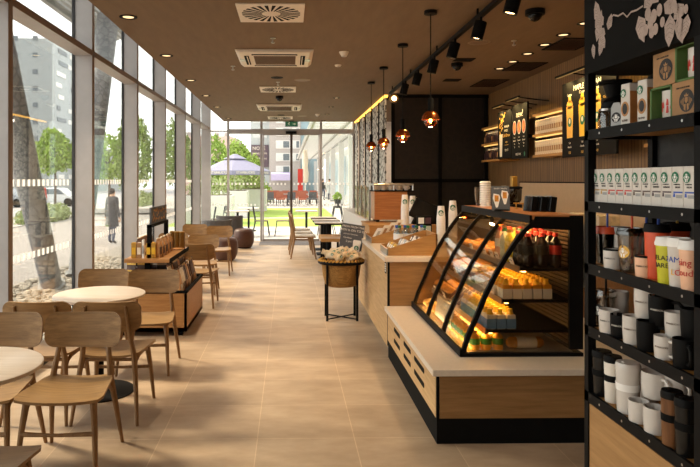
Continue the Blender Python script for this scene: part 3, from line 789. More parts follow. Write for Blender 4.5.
def make_chair():
    e = empty('dining_chair', 'x', 'chair', group='oak cafe chairs')
    # dished plywood seat, wider at the front (-y), gently bowed front edge
    vs = []; fs = []; nx, ny = 14, 10
    for side in (0, 1):
        for j in range(ny + 1):
            v = j / ny
            for i in range(nx + 1):
                u = -1 + 2 * i / nx
                hw = .242 - .052 * v - (.03 * max(0, (v - .82) / .18) ** 2) - .02 * max(0, (.12 - v) / .12) ** 2
                y = -.215 + .42 * v - .02 * (1 - u * u) * (1 - v)
                z = .432 - .012 * (1 - u * u) * math.sin(PI * min(1, v * 1.05)) + .004 * (1 - v) * 0 - (.015 if side == 0 else 0) - (.006 * max(0, (.2 - v) / .2) ** 2) + .012 * abs(u) ** 3
                vs.append((u * hw, y, z))
    n = (nx + 1) * (ny + 1)
    for j in range(ny):
        for i in range(nx):
            a = j * (nx + 1) + i; fs.append((a, a + nx + 1, a + nx + 2, a + 1)); fs.append((n + a, n + a + 1, n + a + nx + 2, n + a + nx + 1))
    rim = [i for i in range(nx + 1)] + [j * (nx + 1) + nx for j in range(1, ny + 1)] + [ny * (nx + 1) + i for i in range(nx - 1, -1, -1)] + [j * (nx + 1) for j in range(ny - 1, 0, -1)]
    for k in range(len(rim)):
        a, b = rim[k], rim[(k + 1) % len(rim)]; fs.append((a, b, n + b, n + a))
    MB().add(vs, fs).build('seat', 'chair', e, smooth=True)
    b = curved_panel(.45, .205, .014, .035, .062); b.xf(Matrix.Translation((0, .205, .705)) @ Matrix.Rotation(R(-9), 4, 'X'))
    b.build('backrest', 'chair', e, smooth=True)
    for s in (-1, 1):
        MB().tube([(s * .212, -.225, 0), (s * .195, -.185, .25), (s * .178, -.155, .415)], [.0115, .0165, .021], 8).build('leg', 'chair_leg', e, smooth=True)
        MB().tube([(s * .215, .285, 0), (s * .190, .225, .26), (s * .172, .188, .42), (s * .15, .222, .58), (s * .132, .262, .775)], [.011, .017, .020, .016, .010], 8).build('leg', 'chair_leg', e, smooth=True)
    f = MB()
    for s in (-1, 1):
        f.tube([(s * .186, -.17, .33), (s * .18, -.13, .385), (s * .176, -.06, .405), (s * .174, .08, .405), (s * .175, .15, .385), (s * .18, .195, .34)], [.008, .012, .014, .014, .012, .008], 8)
    f.tube([(-.178, -.15, .402), (.178, -.15, .402)], .012, 8); f.tube([(-.172, .18, .402), (.172, .18, .402)], .012, 8)
    f.build('seat_frame', 'chair_leg', e, smooth=True)
    s_ = MB()
    s_.tube([(-.197, -.19, .245), (0, -.19, .238), (.197, -.19, .245)], [.014, .010, .014], 8)
    s_.build('stretcher', 'chair_leg', e, smooth=True)
    return e
ch = make_chair()
CH = [(-1.235, 3.475, 0, 'oak chair facing the viewer with whole seat in view, aisle side of front table'),
      (-1.70, 3.475, 0, 'oak chair facing the viewer, its seat half hidden under the front round table'),
      (-1.31, 2.49, PI, 'oak chair showing only a seat corner, at the near edge of the front table'),
      (-1.205, 4.285, PI, 'oak chair seen from behind at the aisle side of the second round table'),
      (-1.665, 4.29, PI, 'oak chair seen from behind at the window side of the second round table'),
      (-1.20, 5.235, 0, 'oak chair facing the viewer between the second round table and the merchandise bin'),
      (-1.66, 5.29, 0, 'oak chair facing the viewer behind the second table, backed against the window mullion'),
      (-1.16, 7.91, PI, 'dark-backed oak chair seen from behind just beyond the merchandise bin'),
      (-1.25, 8.74, 0, 'oak chair facing the viewer beyond the bin, largest lit backrest of the far group'),
      (-1.74, 9.0, 0, 'oak chair on the window side beyond the bin, partly behind the brown pouches'),
      (-1.21, 10.45, 0, 'farthest oak chair on the aisle side, before the brown drum stools'),
      (-1.70, 10.85, 0, 'farthest oak chair on the window side, backrest only in view')]
for i, (x, y, rz, lb) in enumerate(CH):
    o = ch if i == 0 else dup(ch)
    o.location = (x, y, 0); o.rotation_euler.z = rz; o['label'] = lb
def make_table():
    e = empty('round_table', 'x', 'table', group='round cafe tables')
    MB().lathe([(.0, .712), (.31, .712), (.335, .722), (.335, .738), (.328, .742), (0, .742)], (0, 0, 0), 48, False).build('tabletop', 'tabletop', e, smooth=True)
    MB().lathe([(.03, .02), (.03, .69), (.12, .70), (.12, .712)], (0, 0, 0), 16).build('post', 'black', e, smooth=True)
    MB().lathe([(.0, 0), (.255, 0), (.255, .008), (.2, .016), (.04, .026), (0, .026)], (0, 0, 0), 32, False).build('base', 'black', e, smooth=True)
    return e
tb = make_table()
for i, (x, y, lb) in enumerate(((-1.495, 2.85, 'round pale-topped table cut by the picture edge, nearest the viewer'), (-1.435, 4.66, 'round pale-topped table on a black disc base before the merchandise bin'))):
    o = tb if i == 0 else dup(tb)
    o.location = (x, y, 0); o['label'] = lb
# drum stools and tub chairs
def pouf():
    e = empty('drum_stool', 'x', 'stool', group='brown drum stools')
    MB().lathe([(0, .03), (.19, .03), (.235, .14), (.245, .26), (.235, .38), (.215, .43), (.17, .455), (0, .46)], (0, 0, 0), 28, False).build('cushion', 'leather', e, smooth=True)
    MB().cyl((0, 0, 0), .16, .03, 20).build('base', 'black', e); return e
p0 = pouf(); p0.location = (-1.27, 12.25, 0); p0['label'] = 'brown leather drum stool, the nearer of the two by the window'
p1 = dup(p0, loc=(-1.07, 14.45, 0), label='brown leather drum stool, the one nearer the glass doors')
def tub():
    e = empty('tub_chair', 'x', 'chair', group='charcoal tub chairs')
    m = MB(); pts = []
    for k in range(15):
        a = PI * (k / 14) * 1.1 - PI * .05
        pts.append((.33 * math.cos(a), .28 * math.sin(a)))
    inner = [(x * .82, y * .82) for x, y in pts]
    m.prism(pts + inner[::-1], 'z', .3, .74); m.build('backrest', 'charcoal', e, bevel=.02)
    MB().prism([(-.31, -.3), (.31, -.3), (.28, .16), (-.28, .16)], 'z', .28, .44).build('seat', 'charcoal', e, bevel=.03)
    for sx in (-1, 1):
        for sy in (-.25, .2): MB().tube([(sx * .22, sy, .3), (sx * .25, sy * 1.1, 0)], .016, 6).build('leg', 'black', e)
    return e
t0 = tub(); t0.location = (-1.58, 13.4, 0); t0.rotation_euler.z = R(190); t0['label'] = 'charcoal tub chair by the window, nearer one behind the brown drum stool'
dup(t0, loc=(-1.46, 14.95, 0), rz=R(175), label='charcoal tub chair by the window, next to the glass doors')
# bistro tables, chairs and bench on the right of the hall
def sq_table():
    e = empty('bistro_table', 'x', 'table', group='square bistro tables before the doors')
    MB().box(-.29, .29, -.21, .21, .727, .745).build('tabletop', 'tabletop', e, bevel=.004); MB().box(-.285, .285, -.205, .205, .70, .727).build('under_frame', 'black', e); MB().cyl((0, 0, .02), .055, .695, 14).build('post', 'black', e); MB().box(-.2, .2, -.2, .2, 0, .02).build('base', 'black', e)
    return e
q0 = sq_table()
for i, (x, y, n) in enumerate(((.80, 12.4, 'first'), (.79, 13.2, 'second'), (.78, 14.1, 'third'))):
    o = q0 if i == 0 else dup(q0); o.location = (x, y, 0); o['label'] = 'square bistro table on black post, %s of three from the wicker basket' % n
def side_chair():
    e = empty('padded_chair', 'x', 'chair', group='oak chairs with pale seat pads')
    MB().cbox((0, -.02, .44), (.42, .44, .02)).build('seat', 'chair', e, bevel=.008); MB().cbox((0, -.02, .465), (.4, .42, .035)).build('seat_pad', 'offwhite', e, bevel=.015)
    b = curved_panel(.44, .34, .016, .03, .05); b.xf(Matrix.Translation((0, .2, .73)) @ Matrix.Rotation(R(-10), 4, 'X')); b.build('backrest', 'chair', e, smooth=True)
    for s in (-1, 1):
        MB().tube([(s * .18, -.17, .43), (s * .2, -.24, 0)], [.022, .013], 8).build('leg', 'chair_leg', e)
        MB().tube([(s * .19, .27, 0), (s * .18, .19, .43), (s * .17, .27, .85)], [.012, .022, .012], 8).build('leg', 'chair_leg', e)
    MB().tube([(-.18, -.16, .40), (.18, -.16, .40)], .014, 6).tube([(-.18, .18, .40), (.18, .18, .40)], .014, 6).tube([(-.18, -.16, .40), (-.18, .18, .40)], .014, 6).tube([(.18, -.16, .40), (.18, .18, .40)], .014, 6).build('seat_frame', 'chair_leg', e)
    return e
s0 = side_chair()
for i, (x, y, n) in enumerate(((.30, 12.55, 'nearest'), (.27, 13.3, 'middle'), (.25, 14.15, 'rearmost'))):
    o = s0 if i == 0 else dup(s0); o.location = (x, y, 0); o.rotation_euler.z = R(90); o['label'] = 'oak chair with pale seat pad, %s of the three at the bistro tables' % n
e = empty('wooden_bench', 'honey-coloured wooden bench seat past the bistro tables, behind the chalkboard', 'bench', (.80, 11.6, 0))
MB().box(-.22, .2, -.45, .45, .47, .53).build('seat', 'tray_wood', e, bevel=.006)
for sy in (-.38, .38):
    for sx in (-.17, .15): MB().box(sx - .02, sx + .02, sy - .02, sy + .02, 0, .47).build('leg', 'black', e)

# ================================================================== merchandise bin by the window
BX0, BX1, BY0, BY1 = -1.80, -1.05, 6.28, 7.42
e = empty('merchandise_bin', 'oak merchandise bin with an upper display board, beside the window wall', 'display bin', ((BX0 + BX1) / 2, (BY0 + BY1) / 2, 0))
hx, hy = (BX1 - BX0) / 2, (BY1 - BY0) / 2
m = MB(); m.box(-hx, hx, -hy, hy, .05, .09); m.box(-hx, hx, -hy, -hy + .025, .05, .44); m.box(-hx, hx, hy - .025, hy, .05, .44); m.box(-hx, -hx + .025, -hy, hy, .05, .44); m.box(hx - .025, hx, -hy, hy, .05, .44)
m.build('body', 'bin_wood', e)
m = MB(); t = .028
m.box(-hx - .005, hx + .005, -hy - .005, -hy + t, .44, .465); m.box(-hx - .005, hx + .005, hy - t, hy + .005, .44, .465); m.box(hx - t, hx + .005, -hy, hy, .44, .465); m.box(-hx - .005, -hx + t, -hy, hy, .44, .465)
m.build('rim', 'black_matte', e)
MB().box(-hx + .025, hx - .025, -hy + .025, hy - .025, .30, .32).build('tray_floor', 'black_matte', e)
for sx in (-1, 1):
    for sy in (-1, 1): MB().cbox((sx * (hx - .08), sy * (hy - .08), .025), (.06, .06, .05)).build('foot', 'black_matte', e)
ub = MB().box(-1.70 - e.location.x, -1.235 - e.location.x, 6.33 - e.location.y, 7.50 - e.location.y, .745, .785).build('upper_board', 'bin_wood', e, bevel=.003)
MB().box(-1.236 - e.location.x, -1.228 - e.location.x, 6.33 - e.location.y, 7.50 - e.location.y, .742, .788).build('dark_edge', 'black_matte', ub)
for y in (6.5, 7.3): MB().cbox((-1.5 - e.location.x, y - e.location.y, .53), (.05, .05, .43)).build('support_post', 'black_matte', e)
# sign frame on the board
e = empty('frame_sign', 'small dark sign with orange leaf motif on a black frame, standing on the bin board', 'sign', (-1.46, 6.86, .785))
fm = MB()
for y in (-.44, .42): fm.box(-.022, .022, y - .025, y + .025, 0, .345)
fm.box(-.022, .022, -.465, .445, .318, .348); fm.build('frame', 'black_matte', e)
MB().box(-.010, .010, -.40, .40, .348, .525).build('sign_board', 'dark_board', e)
m = MB(); rr = random.Random(5)
for k in range(46):
    y = rr.uniform(-.3, .36) ; z = .37 + rr.uniform(0, .13); a = rr.uniform(0, PI); L = rr.uniform(.025, .05)
    for x in (.0112, -.0112):
        m.add([(x, y - L * math.cos(a), z - .6 * L * math.sin(a)), (x, y + .35 * L * math.sin(a), z - .35 * L * math.cos(a)), (x, y + L * math.cos(a), z + .6 * L * math.sin(a)), (x, y - .35 * L * math.sin(a), z + .35 * L * math.cos(a))], [(0, 1, 2, 3)])
m.build('leaf_motif', plain('motif_orange', 'b9884f', .7, 0, .3), e)

def pouch_mesh(w, d, h):
    m = MB(); prof = [(0, 1, 1), (.1, 1.04, 1.08), (.55, 1, .9), (.82, .97, .45), (.9, .96, .14), (1, .96, .12)]
    vs = []; fs = []
    for z, a, b in prof:
        for sx, sy in ((-1, -1), (0, -1.15), (1, -1), (1, 1), (0, 1.15), (-1, 1)): vs.append((sx * a * w / 2, sy * b * d / 2, z * h))
    for k in range(len(prof) - 1):
        for i in range(6):
            j = (i + 1) % 6; fs.append((k * 6 + i, k * 6 + j, k * 6 + 6 + j, k * 6 + 6 + i))
    fs.append((5, 4, 3, 2, 1, 0)); fs.append(tuple(30 + i for i in range(6)))
    return m.add(vs, fs)
PM = {}
def pouch(name, label, mats, loc, rz, tilt, w, d, h, group, tie=True):
    key = (mats, w, d, h)
    if key not in PM:
        o = pouch_mesh(w, d, h).build(name, mats[0])
        MB().box(-w * .32, w * .32, -d * .60, -d * .56, h * .18, h * .55).build('paper_label', mats[1], o)
        if tie: MB().box(-w * .5, w * .5, -d * .1, d * .1, h * .97, h * 1.02).build('tin_tie', mats[2], o)
        PM[key] = o; c = o
    else:
        c = dup(PM[key])
    c.location = loc; c.rotation_euler = (tilt, 0, rz); tag(c, label, 'pouch', group)
    return c
# slanted row of pouches facing the aisle and heaps inside the tray
rr = random.Random(2)
schemes = {'tan': ('pouch_tan', 'pouch_cream', 'brown'), 'brown': ('pouch_brown', 'pouch_tan', 'gold'), 'cream': ('pouch_cream', 'brown', 'brown'), 'black': ('pouch_black', 'pouch_plum', 'steel'), 'plum': ('pouch_plum', 'pouch_black', 'steel')}
for r, x in enumerate((-1.13, -1.22)):
    for k in range(10):
        c = rr.choice(('tan', 'brown', 'cream', 'tan', 'brown'))
        pouch('coffee_pouch', '%s coffee pouch in the bin tray, %s from the near end, %s row' % (c, ORD[k], ('aisle-side', 'inner')[r]), schemes[c],
              (x, 6.36 + k * .105, .32), R(90) + rr.uniform(-.2, .2), R(-5), .095, .06, .36 + .04 * r, 'coffee pouches in the bin tray')
for r, x in enumerate((-1.35, -1.46, -1.57, -1.69)):
    for k in range(5):
        c = rr.choice(('black', 'plum', 'black', 'brown'))
        pouch('snack_pouch', '%s glossy pouch under the bin board, %s from near end, %s file from aisle' % (c, ORD[k], ORD[r]), schemes[c],
              (x, 6.36 + k * .14, .32), rr.uniform(-.4, .4), R(-8), .1, .06, .34 + .05 * (k % 2), 'dark pouches under the board')
# on the board: yellow boxes, white sleeve, brown gift bags, gold tins
def small_box(name, cat, label, mat, band, x, y, z, sx, sy, sz, rz=0, group=None):
    o = MB().box(-sx / 2, sx / 2, -sy / 2, sy / 2, 0, sz).build(name, mat, loc=(x, y, z), bevel=.002); o.rotation_euler.z = rz
    MB().box(-sx * .36, sx * .36, -sy / 2 - .001, -sy / 2 + .001, sz * .25, sz * .7).build('label_panel', band, o)
    MB().box(-sx * .3, sx * .3, -sy * .3, sy * .3, sz - .001, sz + .004).build('lid_fold', band, o)
    return tag(o, label, cat, group)
for k, (x, lb, a, b) in enumerate(((-1.62, 'yellow patterned packet at the near left corner of the bin board', 'gold', 'yellow'), (-1.565, 'brown paper packet between the yellow packets on the bin board', 'kraft', 'cream_ink'),
        (-1.522, 'slim white packet standing on the bin board between yellow ones', 'white', 'steel'), (-1.465, 'yellow patterned packet next to the slim white one on the bin board', 'gold', 'yellow'), (-1.415, 'second yellow packet right of the slim white one on the board', 'gold', 'yellow'))):
    small_box('tea_packet', 'packet', lb, a, b, x, 6.42, .785, .05 if k != 2 else .025, .05, .16 if k != 2 else .19, 0, 'packets at the near edge of the board')
for k in range(8):
    pouch('gift_bag', 'printed brown gift bag in the row along the bin board, %s from the yellow packets' % ORD[k], ('pouch_tan', 'brown', 'pouch_cream'), (-1.385 + .012 * (k % 2), 6.47 + k * .085, .785), R(90) + .1 * (k % 3 - 1), 0, .075, .06, .2, 'gift bags on the board')
for k in range(5):
    pouch('gift_bag', 'brown gift bag in the window-side row behind the sign frame, %s from the near end' % ORD[k], ('pouch_brown', 'pouch_cream', 'pouch_cream'), (-1.60, 6.55 + k * .13, .785), R(80), 0, .08, .06, .2, 'gift bags on the window side of the board')
for k in range(3):
    e = MB().cyl((0, 0, 0), .036, .19, 18).build('gold_tin', 'gold_tin', loc=(-1.40 + .06 * k, 7.36 - .02 * k, .785)); MB().cyl((0, 0, .19), .033, .012, 18).build('lid', 'gold', e)
    tag(e, 'dark gold tin at the far end of the bin board, %s from the window' % ORD[k], 'tin', 'gold tins on the board')
e = MB().lathe([(0, 0), (.06, 0), (.085, .012), (.08, .014), (0, .006)], (0, 0, 0), 20, False).build('dish', 'kraft_bag', loc=(-1.32, 7.2, .785), smooth=True)
tag(e, 'small brown dish on the aisle edge of the bin board', 'dish')

# ================================================================== wicker basket on a stand
e = empty('basket_stand', 'black metal four-legged stand holding the wicker basket beside the counter', 'stand', (.60, 7.05, 0))
legs = [(-.17, -.12), (.17, -.12), (-.17, .16), (.17, .16)]
for x, y in legs: MB().box(x - .013, x + .013, y - .013, y + .013, 0, .68).build('leg', 'black', e)
m = MB()
ring = [(.252 * math.cos(2 * PI * k / 28), .222 * math.sin(2 * PI * k / 28) + .02, .655) for k in range(28)]
m.tube(ring, .02, 8, True); m.build('ring', 'black', e, smooth=True)
m = MB(); m.tube([(-.17, -.12, .02), (.17, .16, .02)], .008, 6); m.tube([(.17, -.12, .02), (-.17, .16, .02)], .008, 6); m.build('cross_brace', 'black', e)
b = empty('wicker_basket', 'round brown wicker basket full of wrapped cookies in the black stand', 'basket', (.60, 7.07, .375))
m = MB()
vs = []; n = 40
prof = [(.0, 0.0), (.15, 0), (.185, .025), (.212, .12), (.228, .25), (.242, .295), (.232, .30), (.212, .25), (.19, .06), (0, .05)]
m.lathe(prof, (0, 0, 0), n, False)
m.v = [(x * (1 + .012 * math.sin(30 * math.atan2(y, x)) * math.sin(90 * z)), y * .86 * (1 + .012 * math.sin(30 * math.atan2(y, x)) * math.sin(90 * z)), z) for x, y, z in m.v]
m.build('bowl', 'wicker', b, smooth=True)
m = MB()
for k in range(36):
    a = 2 * PI * k / 36
    m.tube([(.235 * math.cos(a), .205 * math.sin(a), .275), (.262 * math.cos(a + .08), .228 * math.sin(a + .08), .30), (.238 * math.cos(a + .16), .208 * math.sin(a + .16), .318)], [.008, .012, .006], 6)
m.build('braided_rim', 'wicker_rim', b, smooth=True)
rr = random.Random(8); ck = None
def wrapped():
    o = MB().ball((0, 0, 0), (.055, .04, .022), 12, 8).build('wrapped_cookie', 'cookie_wrap', smooth=True)
    MB().box(-.075, -.045, -.03, .03, -.003, .003).build('wrapper_end', 'cookie_wrap', o); MB().box(.045, .075, -.03, .03, -.003, .003).build('wrapper_end', 'cookie_wrap', o)
    logo(o, Matrix.Translation((0, 0, .0215)), .017); return o
for k in range(22):
    a = k * 2.4; r = .175 * math.sqrt((k + .5) / 22)
    o = wrapped() if k == 0 else dup(ck)
    if k == 0: ck = o
    o.location = (.60 + r * math.cos(a), 7.05 + r * .85 * math.sin(a), .715 + .07 * (1 - r / .175) + .014 * (k % 3)); o.rotation_euler = (R(62) + rr.uniform(-.4, .3), rr.uniform(-.6, .6), rr.uniform(-.9, .9))
    tag(o, 'wrapped cookie with round green sticker heaped in the wicker basket', 'cookie', 'wrapped cookies in the wicker basket')
# chalkboard sign standing in the basket
e = empty('chalkboard_sign', 'tilted dark grey sign with white lettering and cup picture, standing in the wicker basket', 'sign', (.71, 7.24, .72)); e.rotation_euler = (R(-10), R(9), R(-4))
MB().box(-.135, .135, -.004, .004, 0, .36).build('board', 'dark_board', e)
for t, s, x, z in (('FRESH FROM THE', .034, .0, .325), ('OVEN & ON TO GO', .037, .0, .283), ('with your favourite', .022, -.02, .238), ('Cookies', .03, -.05, .193), ('2 pcs', .032, -.03, .152)):
    lettering(t, s, 'white', e, face((x, -.005, z), '-y'))
m = MB(); m.prism([(.035, .005), (.105, .005), (.118, .15), (.022, .15)], 'y', -.006, -.004); m.prism([(.018, .15), (.122, .15), (.112, .178), (.028, .178)], 'y', -.0065, -.004); m.build('cup_picture', 'white', e)
logo(e, face((.07, -.0065, .085), '-y'), .028)
m = MB()
for k in range(5): m.prism([(-.13 + k * .03, .01), (-.105 + k * .03, .01), (-.105 + k * .03, .03 + .03 * (k % 3)), (-.12 + k * .03, .07 + .02 * (k % 2)), (-.13 + k * .03, .05)], 'y', -.006, -.004)
m.build('cookie_picture', 'white', e)
# ================================================================== serving counter
# low front counter
e = empty('low_counter', 'low oak-faced counter with slotted front and black plinth under the display case', 'counter', (.89, 3.69, 0))
LX = 1.55; LY = 1.83
MB().box(.004, LX, .004, LY, 0, .155).build('plinth', 'black_matte', e)
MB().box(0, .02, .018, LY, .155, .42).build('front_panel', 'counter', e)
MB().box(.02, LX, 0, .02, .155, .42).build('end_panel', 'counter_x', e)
MB().box(.003, .018, .001, .018, .155, .42).build('corner_trim', 'black', e)
MB().box(.02, LX, .02, LY, .155, .42).build('carcass', 'black_matte', e)
for (y0, y1) in ((.33, .66), (.78, 1.06), (1.22, 1.50)):
    for z in (.24, .335):
        pts = []
        for k in range(9): a = PI / 2 + PI * k / 8; pts.append((y0 + .018 + .018 * math.cos(a), z + .018 * math.sin(a)))
        for k in range(9): a = -PI / 2 + PI * k / 8; pts.append((y1 - .018 + .018 * math.cos(a), z + .018 * math.sin(a)))
        MB().prism(pts, 'x', -.001, .004).build('vent_slot', 'black_matte', e)
wt = MB().box(.86, 2.44, 3.655, 5.52, .42, .46).build('low_worktop', 'slab', bevel=.004)
tag(wt, 'pale stone slab on the low counter, under the glass display case', 'worktop')
# main counter
e = empty('main_counter', 'waist-high oak counter running back beside the wicker basket', 'counter', (.89, 5.53, 0))
CL = 2.75
MB().box(.05, .9, .02, CL, 0, .10).build('plinth', 'panel_grey', e)
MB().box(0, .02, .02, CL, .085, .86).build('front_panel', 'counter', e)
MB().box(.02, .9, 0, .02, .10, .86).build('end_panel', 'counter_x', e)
MB().box(.0, .02, .0, .02, .10, .86).build('corner_trim', 'black', e)
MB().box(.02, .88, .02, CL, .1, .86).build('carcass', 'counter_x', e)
lp = MB().box(-.003, 0, .06, .15, .74, .845).build('opening_plate', 'black', e)
m = MB()
for k in range(4): m.box(-.0045, -.003, .08, .13, .755 + .021 * k, .768 + .021 * k)
m.build('printed_mark', 'white', lp)
wt = MB().box(.86, 1.82, 5.50, 8.30, .86, .905).build('main_worktop', 'slab', bevel=.004)
tag(wt, 'pale slab on the waist-high counter, carrying the stepped trays', 'worktop')
# raised white bar behind
e = empty('hand_off_bar', 'raised white bar with glass screens beyond the waist-high counter', 'counter', (1.08, 8.32, 0))
MB().box(0, .6, 0, 3.9, 0, 1.015).build('body', 'bar_white', e)
MB().box(-.01, .61, -.01, 3.92, 1.015, 1.045).build('ledge', 'bar_white', e, bevel=.006)
for k in range(4):
    MB().box(.022, .032, .1 + k * .5, .5 + k * .5, 1.045, 1.50).build('glass_screen', 'case_glass', e)
    MB().box(.014, .04, .06 + k * .5, .1 + k * .5, 1.045, 1.52).build('screen_post', 'steel', e)
rb = empty('riser_shelf', 'oak riser box on the counter in front of the coffee machine', 'shelf', (1.38, 7.72, .905))
MB().box(-.40, .42, -.25, .55, 0, .125).build('body', 'tray_wood', rb); MB().box(-.41, .43, -.26, .56, .125, .145).build('top', 'tray_wood', rb, bevel=.003)
# espresso machine
e = empty('espresso_machine', 'coffee machine with copper back panel and rail of cups on top', 'coffee machine', (1.42, 7.98, 1.05))
MB().box(-.31, .12, -.02, .32, .03, .40).build('copper_panel', 'copper_panel', e, bevel=.006)
MB().box(-.31, .12, .32, .34, .03, .37).build('body', 'steel', e, bevel=.01)
MB().box(-.33, .20, -.04, .34, .40, .415).build('top_tray', 'black', e)
m = MB(); m.tube([(-.32, -.03, .49), (.19, -.03, .49), (.19, .33, .49), (-.32, .33, .49)], .014, 8, True)
for x in (-.32, -.06, .19):
    for y in (-.03, .33): m.tube([(x, y, .41), (x, y, .49)], .01, 6)
m.build('cup_rail', 'steel', e, smooth=True)
for sx in (-.26, .08):
    for sy in (.03, .28): MB().cyl((sx, sy, 0), .025, .03, 10).build('foot', 'black', e)
for k in range(3): MB().tube([(-.24 + .14 * k, .34, .25), (-.24 + .14 * k, .40, .22), (-.24 + .14 * k, .42, .17)], .02, 8).build('group_head', 'steel', e)
cup0 = None
def espresso_cup():
    o = MB().lathe([(0, 0), (.022, 0), (.036, .03), (.04, .06), (.036, .06), (.03, .02), (0, .012)], (0, 0, 0), 16, False).build('espresso_cup', 'ceramic', smooth=True)
    MB().tube([(.037, 0, .048), (.056, 0, .042), (.054, 0, .022), (.034, 0, .016)], .005, 6).build('handle', 'ceramic', o, smooth=True); return o
for k in range(9):
    o = espresso_cup() if k == 0 else dup(cup0)
    if k == 0: cup0 = o
    o.location = (1.13 + .05 * k, 8.0 + .09 * (k % 2), 1.466); o.rotation_euler.z = .7 * k
    tag(o, 'white espresso cup on top of the coffee machine, %s from the glass screens' % ORD[k], 'cup', 'cups on the coffee machine')
mj = MB().lathe([(0, 0), (.04, 0), (.045, .07), (.034, .1), (.03, .1), (.038, .06), (0, .01)], (0, 0, 0), 16, False).build('milk_jug', 'steel', loc=(1.35, 8.24, 1.466), smooth=True)
MB().tube([(.04, 0, .09), (.07, 0, .08), (.065, 0, .03), (.042, 0, .02)], .006, 6).build('handle', 'steel', mj); tag(mj, 'small steel milk jug behind the cups on the coffee machine', 'jug')

# stepped wooden trays on the counter
def wedge(label, x0, x1, y0, y1, h0, h1, parts):
    e = empty('stepped_tray', label, 'tray', (x0, y0, .905)); L = x1 - x0; W = y1 - y0
    for y in (0, W - .012): MB().prism([(0, 0), (L, 0), (L, h1), (L - .04, h1), (.03, h0), (0, h0)], 'y', y, y + .012).build('side_panel', 'tray_wood', e)
    MB().box(-.008, .004, 0, W, 0, h0 - .01).build('front_lip', 'steel', e)
    MB().box(L - .012, L, 0, W, 0, h1).build('back_panel', 'tray_wood', e)
    MB().box(0, L, .012, W - .012, .0, .01).build('tray_floor', 'tray_wood', e)
    for k in range(1, parts):
        x = L * k / parts; MB().box(x - .005, x + .005, .012, W - .012, .01, h0 + (h1 - h0) * k / parts - .015).build('divider', 'tray_wood', e)
    return e
wedge('stepped wooden tray at the near end of the counter, filled with packets', .905, 1.36, 5.60, 6.02, .07, .20, 4)
wedge('stepped wooden tray farther back on the counter, holding leaning cards', .905, 1.28, 6.72, 7.18, .07, .17, 4)
for k in range(4):
    o = MB().prism([(-.05, 0), (.02, 0), (.10, .13), (.03, .13)], 'y', -.006, .006).build('gift_card_board', 'cream_ink' if k else 'white', loc=(.965 + .082 * k, 6.86 + .03 * k, .93 + .03 * k)); o.rotation_euler.x = R(-12)
    MB().prism([(.0, .03), (.03, .03), (.065, .095), (.035, .095)], 'y', -.008, -.006).build('printed_panel', 'kraft' if k else 'steel', o)
    tag(o, 'pale leaning card in the farther stepped tray, %s from the aisle' % ORD[k], 'card', 'cards in the stepped tray')
rr = random.Random(4)
for c in range(3):
    for k in range(4):
        mt = (('yellow', 'gold'), ('cream_ink', 'steel'), ('offwhite', 'brown'))[c]
        o = MB().cbox((0, 0, .04), (.05, .07, .08)).build('snack_packet', mt[k % 2], loc=(.965 + .112 * c, 5.68 + k * .09, .918 + .03 * c), bevel=.006); o.rotation_euler.y = R(28)
        MB().cbox((-.026, 0, .045), (.002, .05, .035)).build('paper_label', 'white', o)
        MB().cbox((0, 0, .083), (.006, .07, .012)).build('crimped_top', mt[(k + 1) % 2], o)
        tag(o, '%s snack packet in near stepped tray, %s compartment from aisle, %s from near wall' % (('yellow', 'pale', 'cream')[c], ORD[c], ORD[k]), 'packet', 'packets in the near stepped tray')
def bottle(name, body, cap, lab, h=.235, r=.034, LB=(.38, .64)):
    o = MB().lathe([(0, 0), (r * .9, 0), (r, .01), (r, h * .3), (r * .94, h * .33), (r, h * .37), (r, h * .66), (r * .8, h * .76), (r * .42, h * .86), (r * .4, h * .93), (0, h * .93)], (0, 0, 0), 18, False).build(name, body, smooth=True)
    MB().lathe([(0, h * .9), (r * .5, h * .9), (r * .5, h), (0, h)], (0, 0, 0), 14, False).build('cap', cap, o)
    MB().lathe([(r * 1.015, h * LB[0]), (r * 1.015, h * LB[1])], (0, 0, 0), 18, False).build('label_sleeve', lab, o); return o
wb = {}
for k in range(4):
    for j, cp in enumerate(('blue', 'green')):
        o = bottle('water_bottle', 'water', cp, 'white' if k < 3 else 'pale_drink') if cp not in wb else dup(wb[cp])
        wb.setdefault(cp, o); o.location = (1.095 + .085 * k + .02 * j, 6.22 - .045 * j, .905)
        tag(o, 'clear water bottle with %s cap on the counter, %s from the aisle' % (cp, ORD[k]), 'bottle', 'water bottles on the counter')
for k in range(3):
    o = MB().lathe([(0, 0), (.026, 0), (.03, .05), (.028, .1), (.018, .125), (0, .125)], (0, 0, 0), 14, False).build('smoothie_pouch', ('pouch_plum', 'red', 'blue')[k], loc=(1.34 + .06 * k, 6.12, .905), smooth=True)
    MB().cyl((0, 0, .125), .011, .02, 10).build('cap', 'white', o); MB().lathe([(.0305, .03), (.0305, .085)], (0, 0, 0), 14, False).build('printed_label', 'white', o)
    tag(o, '%s fruit pouch next to the water bottles on the counter' % ('plum', 'red', 'blue')[k], 'pouch', 'fruit pouches on the counter')
